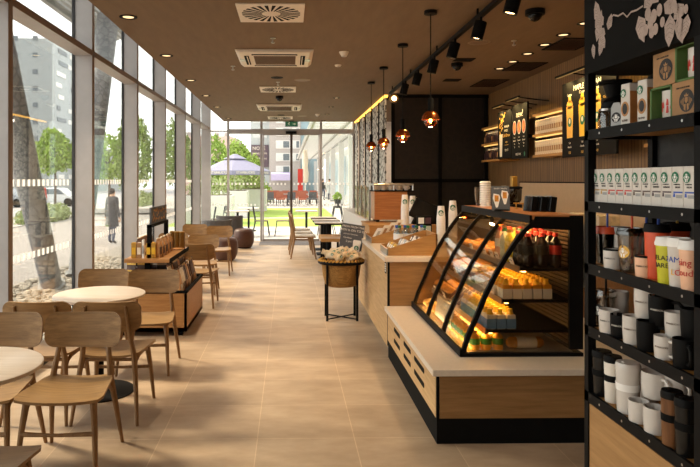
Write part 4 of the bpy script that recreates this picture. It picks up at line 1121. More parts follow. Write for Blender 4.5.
# paper cup towers
def paper_cup_stack(label, x, y, z, n, r=.045, step=.018, h=.14, lg=True):
    e = empty('paper_cup_tower', label, 'cup stack', (x, y, z))
    m = MB(); m.lathe([(r * .98, 0), (r * 1.02, .004), (r * .99, .008), (r * .72, h)], (0, 0, (n - 1) * step), 22); m.build('cup', 'white', e, smooth=True)
    for k in range(n - 1):
        MB().lathe([(r * .98, 0), (r * 1.02, .004), (r * .99, .008), (r * .95, step)], (0, 0, k * step), 22, False).build('cup_rim', 'white', e, smooth=True)
    if lg:
        zc = (n - 1) * step + h * .5; rr_ = r * .86
        a = math.atan2(-y, -x)
        logo(e, Matrix.Translation((rr_ * math.cos(a), rr_ * math.sin(a), zc)) @ Matrix.Rotation(a + PI / 2, 4, 'Z') @ Matrix.Rotation(PI / 2 - .08, 4, 'X'), .030, rr_)
    return e
paper_cup_stack('short tower of upturned paper cups with green emblem behind the display case', 1.555, 6.25, .905, 17)
paper_cup_stack('tall tower of upturned paper cups with green emblem, behind the display case, nearest the lids', 1.685, 6.28, .905, 20)
paper_cup_stack('slender tower of paper cups with green emblem on the riser before the copper panel', 1.43, 7.55, 1.05, 12, .05, .018, .17)
paper_cup_stack('tower of paper cups on the riser to the right of the copper panel', 1.56, 7.72, 1.05, 11, .045, .02, .15)
e = empty('lid_tower', 'tall white tower of nested lids on the display case top', 'lid stack', (1.70, 5.28, 1.372))
for k in range(11): MB().lathe([(.046, 0), (.048, .004), (.044, .012), (.036, .018)], (0, 0, k * .02), 18).build('lid', 'white', e, smooth=True)
for k in range(2):
    e = empty('clear_cup_tower', 'clear cup tower on the far end of the display case, %s from the aisle' % ORD[k], 'cup stack', (1.68 + .09 * k, 5.38 - .02 * k, 1.372), group='clear cups on the display case')
    for j in range(6): MB().lathe([(.03, 0), (.043, .10), (.045, .104)], (0, 0, j * .012), 16, False).build('cup', 'clear', e, smooth=True)
# till, card rack
e = empty('till_screen', 'black tilted till screen behind the water bottles', 'till', (1.62, 7.60, 1.05))
m = MB().cbox((0, 0, .17), (.36, .025, .25)); m.xf(Matrix.Rotation(R(24), 4, 'Y') @ Matrix.Rotation(R(12), 4, 'X')); m.build('screen', 'black_gloss', e, bevel=.006)
MB().prism([(-.09, 0), (.09, 0), (.05, .13), (-.02, .15)], 'y', -.02, .08).build('base', 'black_matte', e)
e = empty('gift_card_rack', 'dark rack of gift cards standing behind the water bottles', 'card rack', (1.48, 6.70, .905))
MB().cbox((0, 0, .15), (.16, .05, .30)).build('back_board', 'black_matte', e); MB().cbox((0, -.04, .012), (.17, .14, .024)).build('base', 'black', e)
for r in range(3):
    for q in range(2):
        MB().cbox((-.038 + .076 * q, -.03, .07 + .09 * r), (.062, .004, .065)).build('card', ('steel', 'offwhite', 'cream_ink', 'pale_drink', 'white', 'pouch_plum')[r * 2 + q], e)
e = empty('payment_terminal', 'small black card terminal beside the gift card rack', 'card terminal', (1.62, 6.55, .905))
MB().prism([(0, 0), (.16, 0), (.16, .05), (0, .09)], 'y', -.045, .045).build('body', 'black', e, bevel=.008); MB().prism([(.02, .087), (.07, .0745), (.07, .0755), (.02, .088)], 'y', -.035, .035).build('screen', 'milk_blue', e)

# ================================================================== refrigerated display case
CX0, CY0, CY1 = 1.117, 3.935, 5.47
e = case = empty('display_case', 'curved glass refrigerated display case full of pastries and drinks on the low counter', 'display case', (0, 0, .46))
B = .46
prof = [(1.117, .022), (1.150, .13), (1.207, .26), (1.265, .40), (1.33, .53), (1.392, .635), (1.453, .73), (1.515, .81), (1.575, .868)]
MB().box(1.10, 1.90, CY0 - .015, CY1 + .02, 0, .022).build('base_frame', 'black', case)
m = MB(); n = len(prof)
inn = [(x + .006, z - .003) for x, z in prof]
ys = [CY0 + .01, 4.45, 4.96, CY1 - .01]
for a, b in zip(ys, ys[1:]):
    MB().prism(prof + inn[::-1], 'y', a + .004, b - .004).build('front_glass', 'case_glass', case, smooth=True)
for y in (CY0, 4.45, 4.96, CY1):
    o_ = [(x - .010, z + .004) for x, z in prof]; i_ = [(x + .016, z - .008) for x, z in prof]
    MB().prism(o_ + i_[::-1], 'y', y - .013, y + .013).build('curved_rib', 'black', case)
for y in (CY0, CY1):
    MB().prism(prof + [(1.86, .868), (1.86, .022)], 'y', y - .004, y + .004).build('end_glass', 'case_glass', case)
    MB().box(1.81, 1.90, y - .012, y + .012, .045, .91).build('end_post', 'black', case)
    MB().prism([(1.56, .83), (1.90, .81), (1.90, .90), (1.585, .905)], 'y', y - .014, y + .014).build('end_rail', 'black', case)
MB().box(1.565, 1.90, CY0 - .01, CY1 + .01, .885, .912).build('roof_panel', 'copper_panel', case)
MB().box(1.55, 1.57, CY0 - .01, CY1 + .01, .86, .912).build('roof_edge', 'black', case)
bp = MB().box(1.84, 1.86, CY0, CY1, .045, .885).build('back_panel', 'black_matte', case)
m = MB()
for k in range(30): m.prism([(1.838, .06 + k * .027), (1.826, .068 + k * .027), (1.838, .082 + k * .027)], 'y', CY0 + .02, CY1 - .02)
m.build('louvre_panel', plain('slat_dark', '5a4734', .6, 0, .1), bp)
MB().box(1.125, 1.84, CY0 + .01, CY1 - .01, .022, .028).build('deck', 'steel', case)
SH = [(1.50, .565, 'top'), (1.385, .36, 'middle'), (1.28, .165, 'lower')]
for x, z, nm in SH:
    s_ = MB().box(x, 1.83, CY0 + .02, CY1 - .02, z - .018, z).build('glass_shelf', 'black', case)
    MB().box(x - .008, x, CY0 + .02, CY1 - .02, z - .03, z + .012).build('ticket_rail', 'steel', s_)
    MB().box(x + .03, x + .05, CY0 + .05, CY1 - .05, z - .03, z - .018).build('led_tube', 'led', s_)
MB().box(1.60, 1.625, CY0 + .05, CY1 - .05, .855, .87).build('led_tube', 'led', case)
MB().box(1.128, 1.136, CY0 + .03, CY1 - .03, .022, .028).build('added_sill_glow', 'led', case)  # glowing strip added to brighten the fronts of the goods
MB().box(1.098, 1.114, CY0 - .015, CY1 + .02, .0, .05).build('sill_lip', 'black', case)  # lip added to hide the sill glow from the camera
MB().prism([(1.18, .05), (1.19, .05), (1.215, .20), (1.205, .20)], 'y', 4.47, 4.95).build('reflection_panel', 'offwhite', case)  # pale panel painted in place of a reflection in the case glass
def tickets(x, z, ys, shelf):
    for k, y in enumerate(ys):
        o = MB().cbox((0, 0, .03), (.003, .075, .05)).build('price_ticket', 'white', loc=(x - .012, y, z)); o.rotation_euler.y = R(-20)
        MB().cbox((-.002, 0, .035), (.001, .05, .006)).build('printed_line', 'black_ink', o); MB().cbox((0, 0, .002), (.012, .02, .006)).build('clip', 'steel', o)
        tag(o, 'white price ticket on the %s display case shelf, %s from the near end' % (shelf, ORD[k]), 'price ticket', 'price tickets in the display case')
tickets(1.50, B + .575, (4.05, 4.33, 4.45, 4.62, 4.95), 'top'); tickets(1.385, B + .37, (4.1, 4.3, 4.62, 5.0), 'middle'); tickets(1.28, B + .175, (4.6, 4.95, 5.25), 'lower')
# goods -- top shelf: bottles in front, pastries beyond
Z1 = B + .567
def put(proto, key, make, loc, label, cat, group, rz=0):
    if key not in proto: proto[key] = make(); o = proto[key]
    else: o = dup(proto[key])
    o.location = loc; o.rotation_euler.z = rz; return tag(o, label, cat, group)
PR = {}
for j in range(3):
    for k in range(3):
        red = (j + k) % 4 == 1
        put(PR, 'cola', lambda: bottle('cola_bottle', 'cola', 'red', 'black_ink', .225, .036), (1.57 + .09 * k, 3.995 + .09 * j, Z1),
            'dark red-capped cola bottle, %s row from end glass, %s from curved glass' % (ORD[j], ORD[k]), 'bottle', 'cola bottles on the top case shelf')
o = MB().lathe([(.0372, .085), (.0372, .145)], (1.75, 3.995, Z1), 18, False).build('red_label', 'red'); o.parent = bpy.data.objects['cola_bottle.002']; o.matrix_parent_inverse = bpy.data.objects['cola_bottle.002'].matrix_basis.inverted()
KB = [('pink_drink', 'red', 'white'), ('pale_drink', 'green', 'pale_drink'), ('lemon', 'gold', 'lemon'), ('pink_drink', 'red', 'red')]
for j in range(3):
    for k in range(4):
        a = KB[(k + j) % 4] if k else KB[(2, 1, 0)[j]]
        nm = {'pink_drink': 'pink', 'pale_drink': 'pale clear', 'lemon': 'yellow'}[a[0]]
        put(PR, a, lambda: bottle('soft_drink_bottle', a[0], a[1], a[2], .23, .032), (1.545 + .075 * k, 4.27 + .10 * j, Z1),
            '%s soft drink bottle behind the colas, %s row, %s from the curved glass' % (nm, ORD[j], ORD[k]), 'bottle', 'soft drinks on the top case shelf')
def croissant():
    pts = []; rs = []
    for k in range(11):
        t = -1 + 2 * k / 10; a = t * 1.25; pts.append((.062 * math.sin(a), .055 * (1 - math.cos(a)), .028 - .006 * abs(t))); rs.append(.006 + .024 * (1 - t * t) + .003 * (k % 2))
    return MB().tube(pts, rs, 10).build('croissant', 'pastry', smooth=True)
def muffin():
    o = MB().lathe([(0, 0), (.028, 0), (.036, .045), (0, .045)], (0, 0, 0), 16, False).build('muffin', 'brown', smooth=True)
    MB().lathe([(0, .04), (.036, .043), (.046, .055), (.04, .075), (.02, .09), (0, .094)], (0, 0, 0), 16, False).build('crown', 'pastry', o, smooth=True); return o
def bun():
    m = MB().ball((0, 0, .026), (.058, .05, .034), 14, 8); m.v = [(x, y, max(z, 0) + .003 * math.sin(60 * x) * math.sin(50 * y)) for x, y, z in m.v]
    return m.build('glazed_bun', 'pastry_pale', smooth=True)
def snack_pack():
    o = MB().lathe([(0, 0), (.034, 0), (.037, .03), (.036, .07), (0, .07)], (0, 0, 0), 14, False).build('dessert_pot', 'wrap_dark', smooth=True)
    MB().cyl((0, 0, .07), .038, .014, 14).build('lid', 'cream_ink', o); return o
def sandwich_box():
    o = MB().prism([(-.06, 0), (.06, 0), (.06, .02), (-.045, .12), (-.06, .12)], 'y', -.035, .035).build('sandwich_box', 'pouch_cream', bevel=.003)
    MB().prism([(.058, .024), (.062, .024), (-.042, .124), (-.046, .124)], 'y', -.03, .03).build('window_film', 'wrap_dark', o); return o
mk = {'croissant': croissant, 'muffin': muffin, 'bun': bun, 'pot': snack_pack, 'sandwich': sandwich_box}
nmz = {'croissant': 'golden croissant', 'muffin': 'brown muffin', 'bun': 'pale glazed bun', 'pot': 'brown dessert pot', 'sandwich': 'boxed sandwich'}
def field(kind, xs, ys, z, shelf, rz=None, jitter=.5):
    rr = random.Random(len(ys) * 7 + int(z * 100))
    for j, y in enumerate(ys):
        for k, x in enumerate(xs):
            put(PR, kind, mk[kind], (x, y, z), '%s on the case %s, %s row from end glass, %s from front' % (nmz[kind], shelf, ORD[j], ORD[k]), {'pot': 'dessert', 'sandwich': 'sandwich'}.get(kind, 'pastry'),
                '%ss on the %s of the case' % (kind, shelf), rr.uniform(-jitter, jitter) if rz is None else rz)
field('croissant', (1.56, 1.70), [4.68 + .12 * k for k in range(7)], Z1, 'top shelf')
# middle shelf: yellow-lidded juices in cartons, then muffins and pots
Z2 = B + .362
def carton(body, lab, cap):
    def f():
        o = MB().box(-.029, .029, -.029, .029, 0, .095).build('smoothie_bottle', body, bevel=.006)
        MB().prism([(-.0295, .004), (.0295, .004), (.0295, .068), (-.0295, .068)], 'y', -.0298, .0298).build('label_sleeve', lab, o)
        MB().lathe([(.0, .095), (.024, .095), (.016, .112), (.016, .13), (0, .13)], (0, 0, 0), 12, False).build('cap', cap, o); return o
    return f
for j in range(9):
    for k in range(5):
        put(PR, 'c1', carton('juice', 'white', 'yellow'), (1.42 + .066 * k, 3.99 + .068 * j, Z2), 'yellow-topped smoothie bottle on the middle case shelf, %s row, %s from the front' % (ORD[j], ORD[k]), 'bottle', 'yellow-topped smoothies on the middle shelf')
field('pot', (1.43, 1.52, 1.61), [4.68 + .095 * k for k in range(4)], Z2, 'middle shelf')
field('muffin', (1.44, 1.55, 1.66), [5.07 + .11 * k for k in range(4)], Z2, 'middle shelf')
# lower shelf: blue-banded bottles, then sandwiches and pastries
Z3 = B + .167
for j in range(9):
    for k in range(3):
        o = put(PR, 'c2', carton('offwhite', 'milk_blue', 'yellow'), (1.315 + .066 * k, 3.99 + .068 * j, Z3), 'blue-banded drink bottle on the lower case shelf, %s row, %s from the front' % (ORD[j], ORD[k]), 'bottle', 'blue-banded bottles on the lower shelf')
field('sandwich', (1.34, 1.48), [4.64 + .085 * k for k in range(4)], Z3, 'lower shelf', PI)
field('muffin', (1.33, 1.44, 1.55), [5.0 + .10 * k for k in range(5)], Z3, 'lower shelf')
# deck: orange juice bottles and pastries
Z4 = B + .0285
for j in range(8):
    for k in range(3):
        if j > 1 and k > 1: continue
        put(PR, 'oj', lambda: bottle('orange_juice_bottle', 'juice', 'juice', 'juice_green', .122, .034, (.3, .62)), (1.215 + .078 * k, 4.0 + .074 * j, Z4), 'green-labelled orange juice on the case floor, %s row, %s from the front glass' % (ORD[j], ORD[k]), 'bottle', 'orange juice on the case floor')
o = empty('wrapped_baguette', 'paper-wrapped sandwich roll lying on the case floor beside the orange juice', 'sandwich', (1.56, 4.03, Z4 + .036))
MB().tube([(-.12, 0, 0), (-.1, 0, 0), (.1, 0, 0), (.12, 0, 0)], [.02, .036, .036, .02], 14).build('roll', 'pastry', o, smooth=True)
MB().tube([(-.06, 0, 0), (.07, 0, 0)], .038, 14).build('paper_band', 'cream_ink', o, smooth=True)
field('croissant', (1.25, 1.39), [4.63 + .105 * k for k in range(4)], Z4, 'floor', None)
field('bun', (1.24, 1.36, 1.48), [5.06 + .115 * k for k in range(4)], Z4, 'floor')
# on the roof of the case
e = empty('tabletop_sign', 'dark grey sign with two wrapped treats pictured, standing on the display case roof', 'sign', (1.565, 4.50, 1.372)); e.rotation_euler = (R(-8), 0, R(-6))
MB().box(-.065, .065, -.004, .004, 0, .185).build('board', 'dark_board', e); MB().box(-.05, .05, -.03, .035, 0, .008).build('foot', 'black', e)
lettering('SWEET TREATS', .014, 'white', e, face((0, -.005, .165), '-y'))
for s in (-1, 1):
    x = s * .03; z = .09 + .012 * s
    MB().prism([(x - .006, z - .055), (x + .008, z - .052), (x + .027, z + .02), (x + .02, z + .042), (x - .02, z + .05), (x - .027, z + .015)], 'y', -.0055, -.004).build('cone_picture', 'white', e)
    MB().prism([(x - .014, z - .01), (x + .014, z - .01), (x + .015, z + .035), (x - .014, z + .038)], 'y', -.007, -.0055).build('treat_picture', 'pastry', e)
for k in range(3):
    e = MB().tube([(0, 0, 0), (0, 0, .045)], .004, 6).build('tong_stand', 'gold', loc=(1.79 + .038 * k, 4.80 - .04 * k, 1.372))
    MB().tube([(-.022, 0, .045), (.022, 0, .045)], .006, 6).build('cross_bar', 'gold', e); MB().cyl((0, 0, 0), .014, .005, 10).build('base', 'gold', e)
    tag(e, 'small brass T-shaped holder on the case roof, %s from the dark sign' % ORD[k], 'holder', 'brass holders on the case roof')
for k in range(3):
    e = MB().cbox((0, 0, .055), (.05, .10, .11)).build('napkin_holder', 'black_gloss', loc=(1.74 + .055 * k, 4.40 - .03 * k, 1.372), bevel=.004); e.rotation_euler = (0, R(8), R(12))
    MB().cbox((0, -.051, .055), (.036, .003, .09)).build('front_plate', 'black', e)
    MB().cbox((0, 0, .112), (.036, .08, .004)).build('napkin', 'steel', e)
    tag(e, 'slanted black napkin holder on the case roof, %s from the dark sign' % ORD[k], 'napkin holder', 'napkin holders on the case roof')
# ================================================================== back counter and wall shelves
e = empty('back_counter', 'dark back counter along the slatted wood wall', 'counter', (2.92, 5.0, 0))
MB().box(0, .60, 0, 5.6, .1, .88).build('body', 'counter_x', e); MB().box(.04, .6, 0, 5.6, 0, .1).build('plinth', 'black_matte', e)
wt = MB().box(2.89, 3.54, 4.98, 10.62, .88, .92).build('back_worktop', 'slab'); tag(wt, 'stone top of the back counter below the beige splashback', 'worktop')
st(MB().box(3.525, 3.545, 3.0, 9.3, .92, 1.56).build('wall_splashback', 'splash'))
st(MB().box(3.515, 3.545, 3.0, 9.3, 1.56, 1.575).build('trim_20', 'black_matte'))
e = empty('coffee_grinder', 'tall black coffee grinder with clear hopper before the beige splashback', 'grinder', (2.98, 8.0, .92))
MB().cbox((0, 0, .18), (.20, .24, .36)).build('body', 'black', e, bevel=.01)
MB().lathe([(.05, .36), (.09, .42), (.095, .56), (.05, .565)], (-.02, 0, 0), 18).build('hopper', 'smoke', e, smooth=True)
MB().lathe([(.1, .565), (.1, .59), (.02, .6)], (-.02, 0, 0), 18).build('hopper_lid', 'black', e)
MB().tube([(-.1, 0, .2), (-.16, 0, .19)], .02, 8).build('spout', 'steel', e)
MB().cbox((-.03, 0, .66), (.07, .1, .14)).build('top_packet', 'gold', e, bevel=.01)
e2 = empty('coffee_grinder', 'smaller dark grinder with pale hopper, just behind the tall black grinder', 'grinder', (2.98, 8.45, .92))
MB().cbox((0, 0, .17), (.16, .2, .34)).build('body', 'black_matte', e2, bevel=.01); MB().lathe([(.04, .34), (.075, .40), (.08, .58), (.03, .6)], (0, 0, 0), 16).build('hopper', 'offwhite', e2, smooth=True)
e = empty('blender_jug', 'dark blender jug behind the display case, by the splashback', 'blender', (3.05, 7.2, .92))
MB().cbox((0, 0, .1), (.17, .17, .2)).build('base', 'black', e, bevel=.015); MB().lathe([(.05, .2), (.075, .3), (.085, .43), (.0, .45)], (0, 0, 0), 16).build('jug', 'smoke', e, smooth=True)
for k, (y, lb) in enumerate(((6.25, 'kraft box on the back counter just right of the display case'), (5.85, 'kraft box on the back counter beside the black shelving'))):
    o = MB().cbox((0, 0, .17), (.2, .22, .34)).build('kraft_box', 'cookie_wrap', loc=(3.03, y, .92), bevel=.006); MB().cbox((-.101, 0, .18), (.002, .14, .1)).build('printed_panel', 'kraft', o)
    MB().cbox((0, 0, .341), (.19, .02, .003)).build('tape', 'kraft', o); tag(o, lb, 'box')
o = MB().cbox((0, 0, -.2), (.004, .17, .42)).build('hanging_sheet', 'white', loc=(1.925, 4.05, 1.30)); o.rotation_euler.y = R(-3)
MB().cbox((.0, 0, .005), (.02, .05, .02)).build('clip', 'black', o); tag(o, 'white paper sheet hanging at the back corner of the display case', 'paper')
# wall shelves, posters
def wall_shelf(label, y0, y1, zs):
    e = empty('wall_shelf', label, 'shelf', (3.25, y0, 1.9))
    for k, z in enumerate(zs):
        s_ = MB().box(0, .295, 0, y1 - y0, z - 1.93, z - 1.9).build('board', 'shelf_wood', e)
        MB().box(-.004, 0, 0, y1 - y0, z - 1.932, z - 1.899).build('front_edge', 'shelf_wood' , s_)
        if k: MB().box(.02, .04, .05, y1 - y0 - .05, z - 1.945, z - 1.93).build('led_strip', 'led_soft', s_)
    for y in (0, y1 - y0 - .02): MB().box(.03, .295, y, y + .02, zs[0] - 1.9, zs[-1] - 1.9).build('side_upright', 'black_matte', e)
    return e
wall_shelf('three-tier wall shelf of dark packets next to the dark end wall', 9.38, 10.28, (1.93, 2.2, 2.47))
wall_shelf('three-tier wall shelf of cream boxes between the two menu boards', 7.18, 8.12, (1.93, 2.2, 2.47))
wall_shelf('wall shelf partly hidden by the black shelving, right of the yellow cup menu', 4.5, 5.55, (1.93, 2.2, 2.47))
bx0 = None
for r, z in enumerate((1.931, 2.201)):
    for k in range(13):
        if bx0 is None:
            o = MB().cbox((0, 0, .09), (.06, .058, .18)).build('paper_box', 'cookie_wrap', bevel=.003); MB().cbox((-.031, 0, .07), (.002, .044, .06)).build('printed_label', 'kraft', o); MB().cbox((0, 0, .181), (.05, .05, .003)).build('lid_fold', 'cream_ink', o); bx0 = o
        else: o = dup(bx0)
        o.location = (3.29, 7.27 + .064 * k, z)
        tag(o, 'cream box on the %s wall shelf between the menus, %s from its near end' % (('lower', 'upper')[r], ORD[k]), 'box', 'cream boxes between the menus')
    for k in range(9):
        c = ('black', 'brown', 'black', 'plum')[(k + r) % 4]
        pouch('coffee_bag', '%s coffee bag on the %s shelf by the dark end wall, %s from the menu' % (c, ('lower', 'upper')[r], ORD[k]), schemes[c], (3.30, 9.46 + .088 * k, z), R(-90), 0, .08, .06, .19, 'coffee bags by the end wall')
def menu(name, label, y0, y1, z0, z1, x=3.22):
    e = empty(name, label, 'menu board', (x, (y0 + y1) / 2, z0))
    MB().box(-.012, .012, -(y1 - y0) / 2, (y1 - y0) / 2, 0, z1 - z0).build('board', 'menu_black', e)
    m = MB()
    for y in (y0 + .15, y1 - .15): m.box(.012, .325, y - (y0 + y1) / 2 - .015, y - (y0 + y1) / 2 + .015, .3, .33)
    m.build('wall_bracket', 'black_matte', e); 
    l = MB().box(-.12, -.09, -(y1 - y0) / 2 + .04, (y1 - y0) / 2 - .04, z1 - z0 + .06, z1 - z0 + .085).build('picture_lamp', 'black', e)
    for y in (-.2, .2): MB().tube([(-.105, y, z1 - z0 + .07), (.05, y, z1 - z0 + .05), (.32, y, z1 - z0 + .02)], .008, 6).build('lamp_arm', 'black', l)
    MB().box(-.118, -.092, -(y1 - y0) / 2 + .06, (y1 - y0) / 2 - .06, z1 - z0 + .057, z1 - z0 + .06).build('lamp_strip', 'lamp_dim', l)
    return e
def flat(e, polys, mat, name, x=-.0135):
    m = MB()
    for p in polys: m.add([(x, -u, v) for u, v in p], [tuple(range(len(p)))])
    return m.build(name, mat, e)
def ell(cx, cz, a, b, n=18): return [(cx + a * math.cos(2 * PI * k / n), cz + b * math.sin(2 * PI * k / n)) for k in range(n)]
def cupshape(cx, z0, w, h, t=.72): return [(cx - w * t / 2, z0), (cx + w * t / 2, z0), (cx + w / 2, z0 + h), (cx - w / 2, z0 + h)]
# menu 1: golden flecks pouring into a tall pale cup, lines of text
e = menu('menu_board', 'black menu panel with golden flecks falling into a tall pale cup', 8.80, 9.36, 1.92, 2.63)
rr = random.Random(6)
flat(e, [ell(-.20 + rr.uniform(-.02, .30) * (1 - k / 46), .68 - k * .0085, rr.uniform(.009, .022), rr.uniform(.008, .02), 8) for k in range(46)], 'amber_ink', 'fleck_art')
flat(e, [cupshape(-.14, .03, .14, .34)], 'cream_ink', 'cup_art', -.014)
for t, s, u, z, c in (('VANILLA', .05, .10, .47, 'cream_ink'), ('SWEET', .05, .08, .41, 'cream_ink'), ('Cold Brew', .07, .08, .34, 'amber_ink'), ('NITRO', .03, .10, .24, 'amber_ink'), ('smooth & cool', .024, .10, .20, 'amber_ink'), ('TRY IT', .05, .10, .12, 'cream_ink')):
    lettering(t, s, c, e, face((-.0145, -u, z), '-x'))
# menu 2: three round orange drinks
e = menu('menu_board', 'black menu panel with three orange ovals and the heading NEW', 8.20, 8.78, 1.90, 2.66)
lettering('new!', .13, 'cream_ink', e, face((-.0145, -.02, .62), '-x'))
flat(e, [ell(-.17 + .17 * k, .44, .066, .10) for k in range(3)], 'cream_ink', 'rim_art'); flat(e, [ell(-.17 + .17 * k, .44, .052, .084) for k in range(3)], 'orange', 'drink_art', -.0142)
flat(e, [ell(-.17 + .17 * k + .015 * (j - 1), .44 + .03 * (j - 1), .016, .022, 8) for k in range(3) for j in range(3)], 'amber_ink', 'garnish_art', -.0148)
for k in range(3):
    for j, t in enumerate(('Iced', 'Blended', 'Tea', '45')): lettering(t, .03, 'cream_ink', e, face((-.0145, .17 - .17 * k, .30 - .045 * j), '-x'))
lettering('FREE WiFi', .045, 'cream_ink', e, face((-.0145, .03, .06), '-x')); flat(e, [ell(.20, .06, .02, .032)], 'green', 'badge', -.0145)
# big menu: two tall yellow cups with emblem
e = menu('menu_board', 'large black menu with tall yellow cups under a lettered heading, beside the black shelving', 5.95, 7.14, 1.86, 2.72)
lettering('MAPLE & PECAN', .085, 'cream_ink', e, face((-.0145, .0, .77), '-x'))
for k, u in enumerate((-.40, -.10, .22)):
    flat(e, [cupshape(u, .22, .17, .36, .8), ell(u, .60, .075, .05), ell(u, .66, .035, .045)], 'amber_ink' if k != 1 else 'yellow', 'cup_art')
    flat(e, [ell(u, .40, .05, .055)], 'green', 'emblem_art', -.0142); flat(e, [ell(u, .41, .022, .03, 10)], 'cream_ink', 'emblem_figure', -.0148)
    for j, t in enumerate(('Tall', 'Grande')): lettering(t, .03, 'cream_ink', e, face((-.0145, -u, .16 - .045 * j), '-x'))
    lettering(('Latte', 'Cream', 'Iced')[k], .05, 'cream_ink', e, face((-.0145, -u, .71), '-x')); lettering(('155', '165', '149')[k], .04, 'amber_ink', e, face((-.0145, -u, .05), '-x'))
for j in range(6): lettering(('Espresso', 'Cappuccino', 'Latte', 'Mocha', 'Americano', 'Tea')[j] + '  ' + ('65', '85', '89', '95', '75', '69')[j], .038, 'amber_ink', e, face((-.0145, -.47, .66 - .07 * j), '-x'))

# ================================================================== black shelving with cups, near right
UX0, UX1, UY0, UY1 = 1.13, 1.405, 1.66, 2.325
e = unit = empty('display_shelving', 'tall black metal display shelving with lettered crown, full of cups and boxes, nearest the viewer', 'shelving', (UX0, UY0, 0))
D, L = UX1 - UX0, UY1 - UY0
for x in (0, D - .03):
    for y in (0, L - .03): MB().box(x, x + .03, y, y + .03, 0, 2.0).build('upright', 'black', e)
MB().box(0, D, 0, L, 2.0, 2.29).build('header_box', 'black_matte', e)
ZR = [1.785, 1.515, 1.28, 1.045, .795]
for k, z in enumerate(ZR):
    s_ = MB().box(.012, D, .03, L - .03, z - .018, z).build('shelf_board', 'shelf_wood', e)
    MB().box(0, .012, 0, L, z - .034, z + .004).build('front_rail', 'black', s_)
    m = MB()
    for y in (.08, .24, .40, .55): m.lathe([(0, 0), (.0055, .0), (.004, .002), (0, .002)], (0, 0, 0), 8, False) if False else m.add([(-.0015, y + .0045 * math.cos(a * PI / 4), z - .014 + .0045 * math.sin(a * PI / 4)) for a in range(8)], [tuple(range(8))])
    m.build('rail_bolt', 'steel', s_)
    for x in (0,): MB().box(.03, D - .03, L - .02, L, z - .03, z).build('side_rail', 'black', s_)
MB().box(.005, .02, .03, L - .03, .06, .755).build('base_panel', 'unit_wood', e)
MB().box(.02, D, .03, L - .03, .06, .76).build('base_box', 'black_matte', e); MB().box(0, D, 0, L, 0, .06).build('plinth', 'black', e)
MB().box(D - .012, D - .004, .03, L - .03, .8, 2.0).build('back_panel', 'unit_leaf', e)
# botanical drawing on the crown
LZ = lambda k: k if k < 19 else 19 + (k - 19) * .5
hb = MB(); rr = random.Random(12)
def leafpoly(c, a, L_, w_):
    d = Vector((math.cos(a), math.sin(a))); n_ = Vector((-d.y, d.x)); c = Vector(c)
    return [c, c + d * L_ * .3 + n_ * w_, c + d * L_ * .7 + n_ * w_ * .75, c + d * L_, c + d * L_ * .7 - n_ * w_ * .75, c + d * L_ * .3 - n_ * w_]
def P1(px, py):
    y, z = on_x(px, py, UX0); return (y - UY0, z)
lv = []; dk = []
def leaf(px, py, a, L_, w_):
    c = P1(px, py); lv.append(leafpoly(c, a, L_ * 1.15, w_ * 1.2))
    for k in range(1, 6):
        d = Vector((math.cos(a), math.sin(a))); n_ = Vector((-d.y, d.x)); p = Vector(c) + d * L_ * k / 6.5; hw = w_ * (.75 if 1 < k < 5 else .5)
        for s in (-1, 1): dk.append([p, p + (n_ * s * hw + d * .008), p + (n_ * s * hw + d * .0088), p + d * .0009])
# local plane coords (y grows away = leftwards in the picture, z up)
for (px, py, a, L_, w_) in ((597, 42, 1.9, .10, .02), (599, 22, 1.3, .075, .02), (604, 25, .9, .06, .016), (606, 34, .4, .05, .016), (600, 35, -2.2, .06, .02), (603, 40, -1.2, .05, .016), (596, 28, 2.4, .05, .016), (609, 30, 2.0, .05, .016), (594, 44, -1.7, .05, .012),
                            (645, 8, 2.6, .07, .022), (640, 16, -1.9, .085, .024), (652, 4, 2.0, .08, .022), (660, 2, 1.0, .06, .02), (672, 14, -1.5, .085, .022), (680, 16, -1.8, .075, .02), (686, 4, -.6, .05, .02), (690, 14, -1.3, .06, .016), (666, 4, -2.6, .06, .02)):
    leaf(px, py, a, L_, w_)
for px, py, r in ((650, 14, .019), (656, 16, .019), (648, 30, .016), (654, 32, .017), (645, 34, .015), (658, 29, .016), (665, 22, .014), (653, 23, .018), (662, 10, .017), (670, 8, .015), (678, 8, .014), (684, 12, .013), (683, 22, .012), (677, 4, .014), (689, 9, .012), (683, 28, .011)):
    y, z = P1(px, py); lv.append([(y + r * .85 * math.cos(2 * PI * k / 12), z + r * 1.15 * math.sin(2 * PI * k / 12)) for k in range(12)])
    for j in (): q = -.4 + .35 * j; dk.append([(y + r * q, z - r * .8), (y + r * (q + .06), z - r * .8), (y + r * (q + .12), z + r * .5), (y + r * (q + .08), z + r * .5)])
vine = [P1(*p) for p in ((611, 21), (616, 15), (621, 16), (626, 13), (630, 17), (634, 12), (640, 10), (646, 6))]
for a, b in zip(vine, vine[1:]): lv.append([(a[0], a[1] - .003), (b[0], b[1] - .003), (b[0], b[1] + .003), (a[0], a[1] + .003)])
for k, p in enumerate(lv): hb.add([(-.0015 - .0003 * LZ(k), u, v) for u, v in p], [tuple(range(len(p)))])
hbo = [x for x in e.children if x.name.startswith('header_box')][0]
hb.build('botanical_drawing', 'print_flower', hbo)
hb = MB()
for k, p in enumerate(dk): hb.add([(-.00165 - .0003 * (k // 10), u, v) for u, v in p], [tuple(range(len(p)))])
hb.build('drawing_hatching', 'black_ink', hbo)
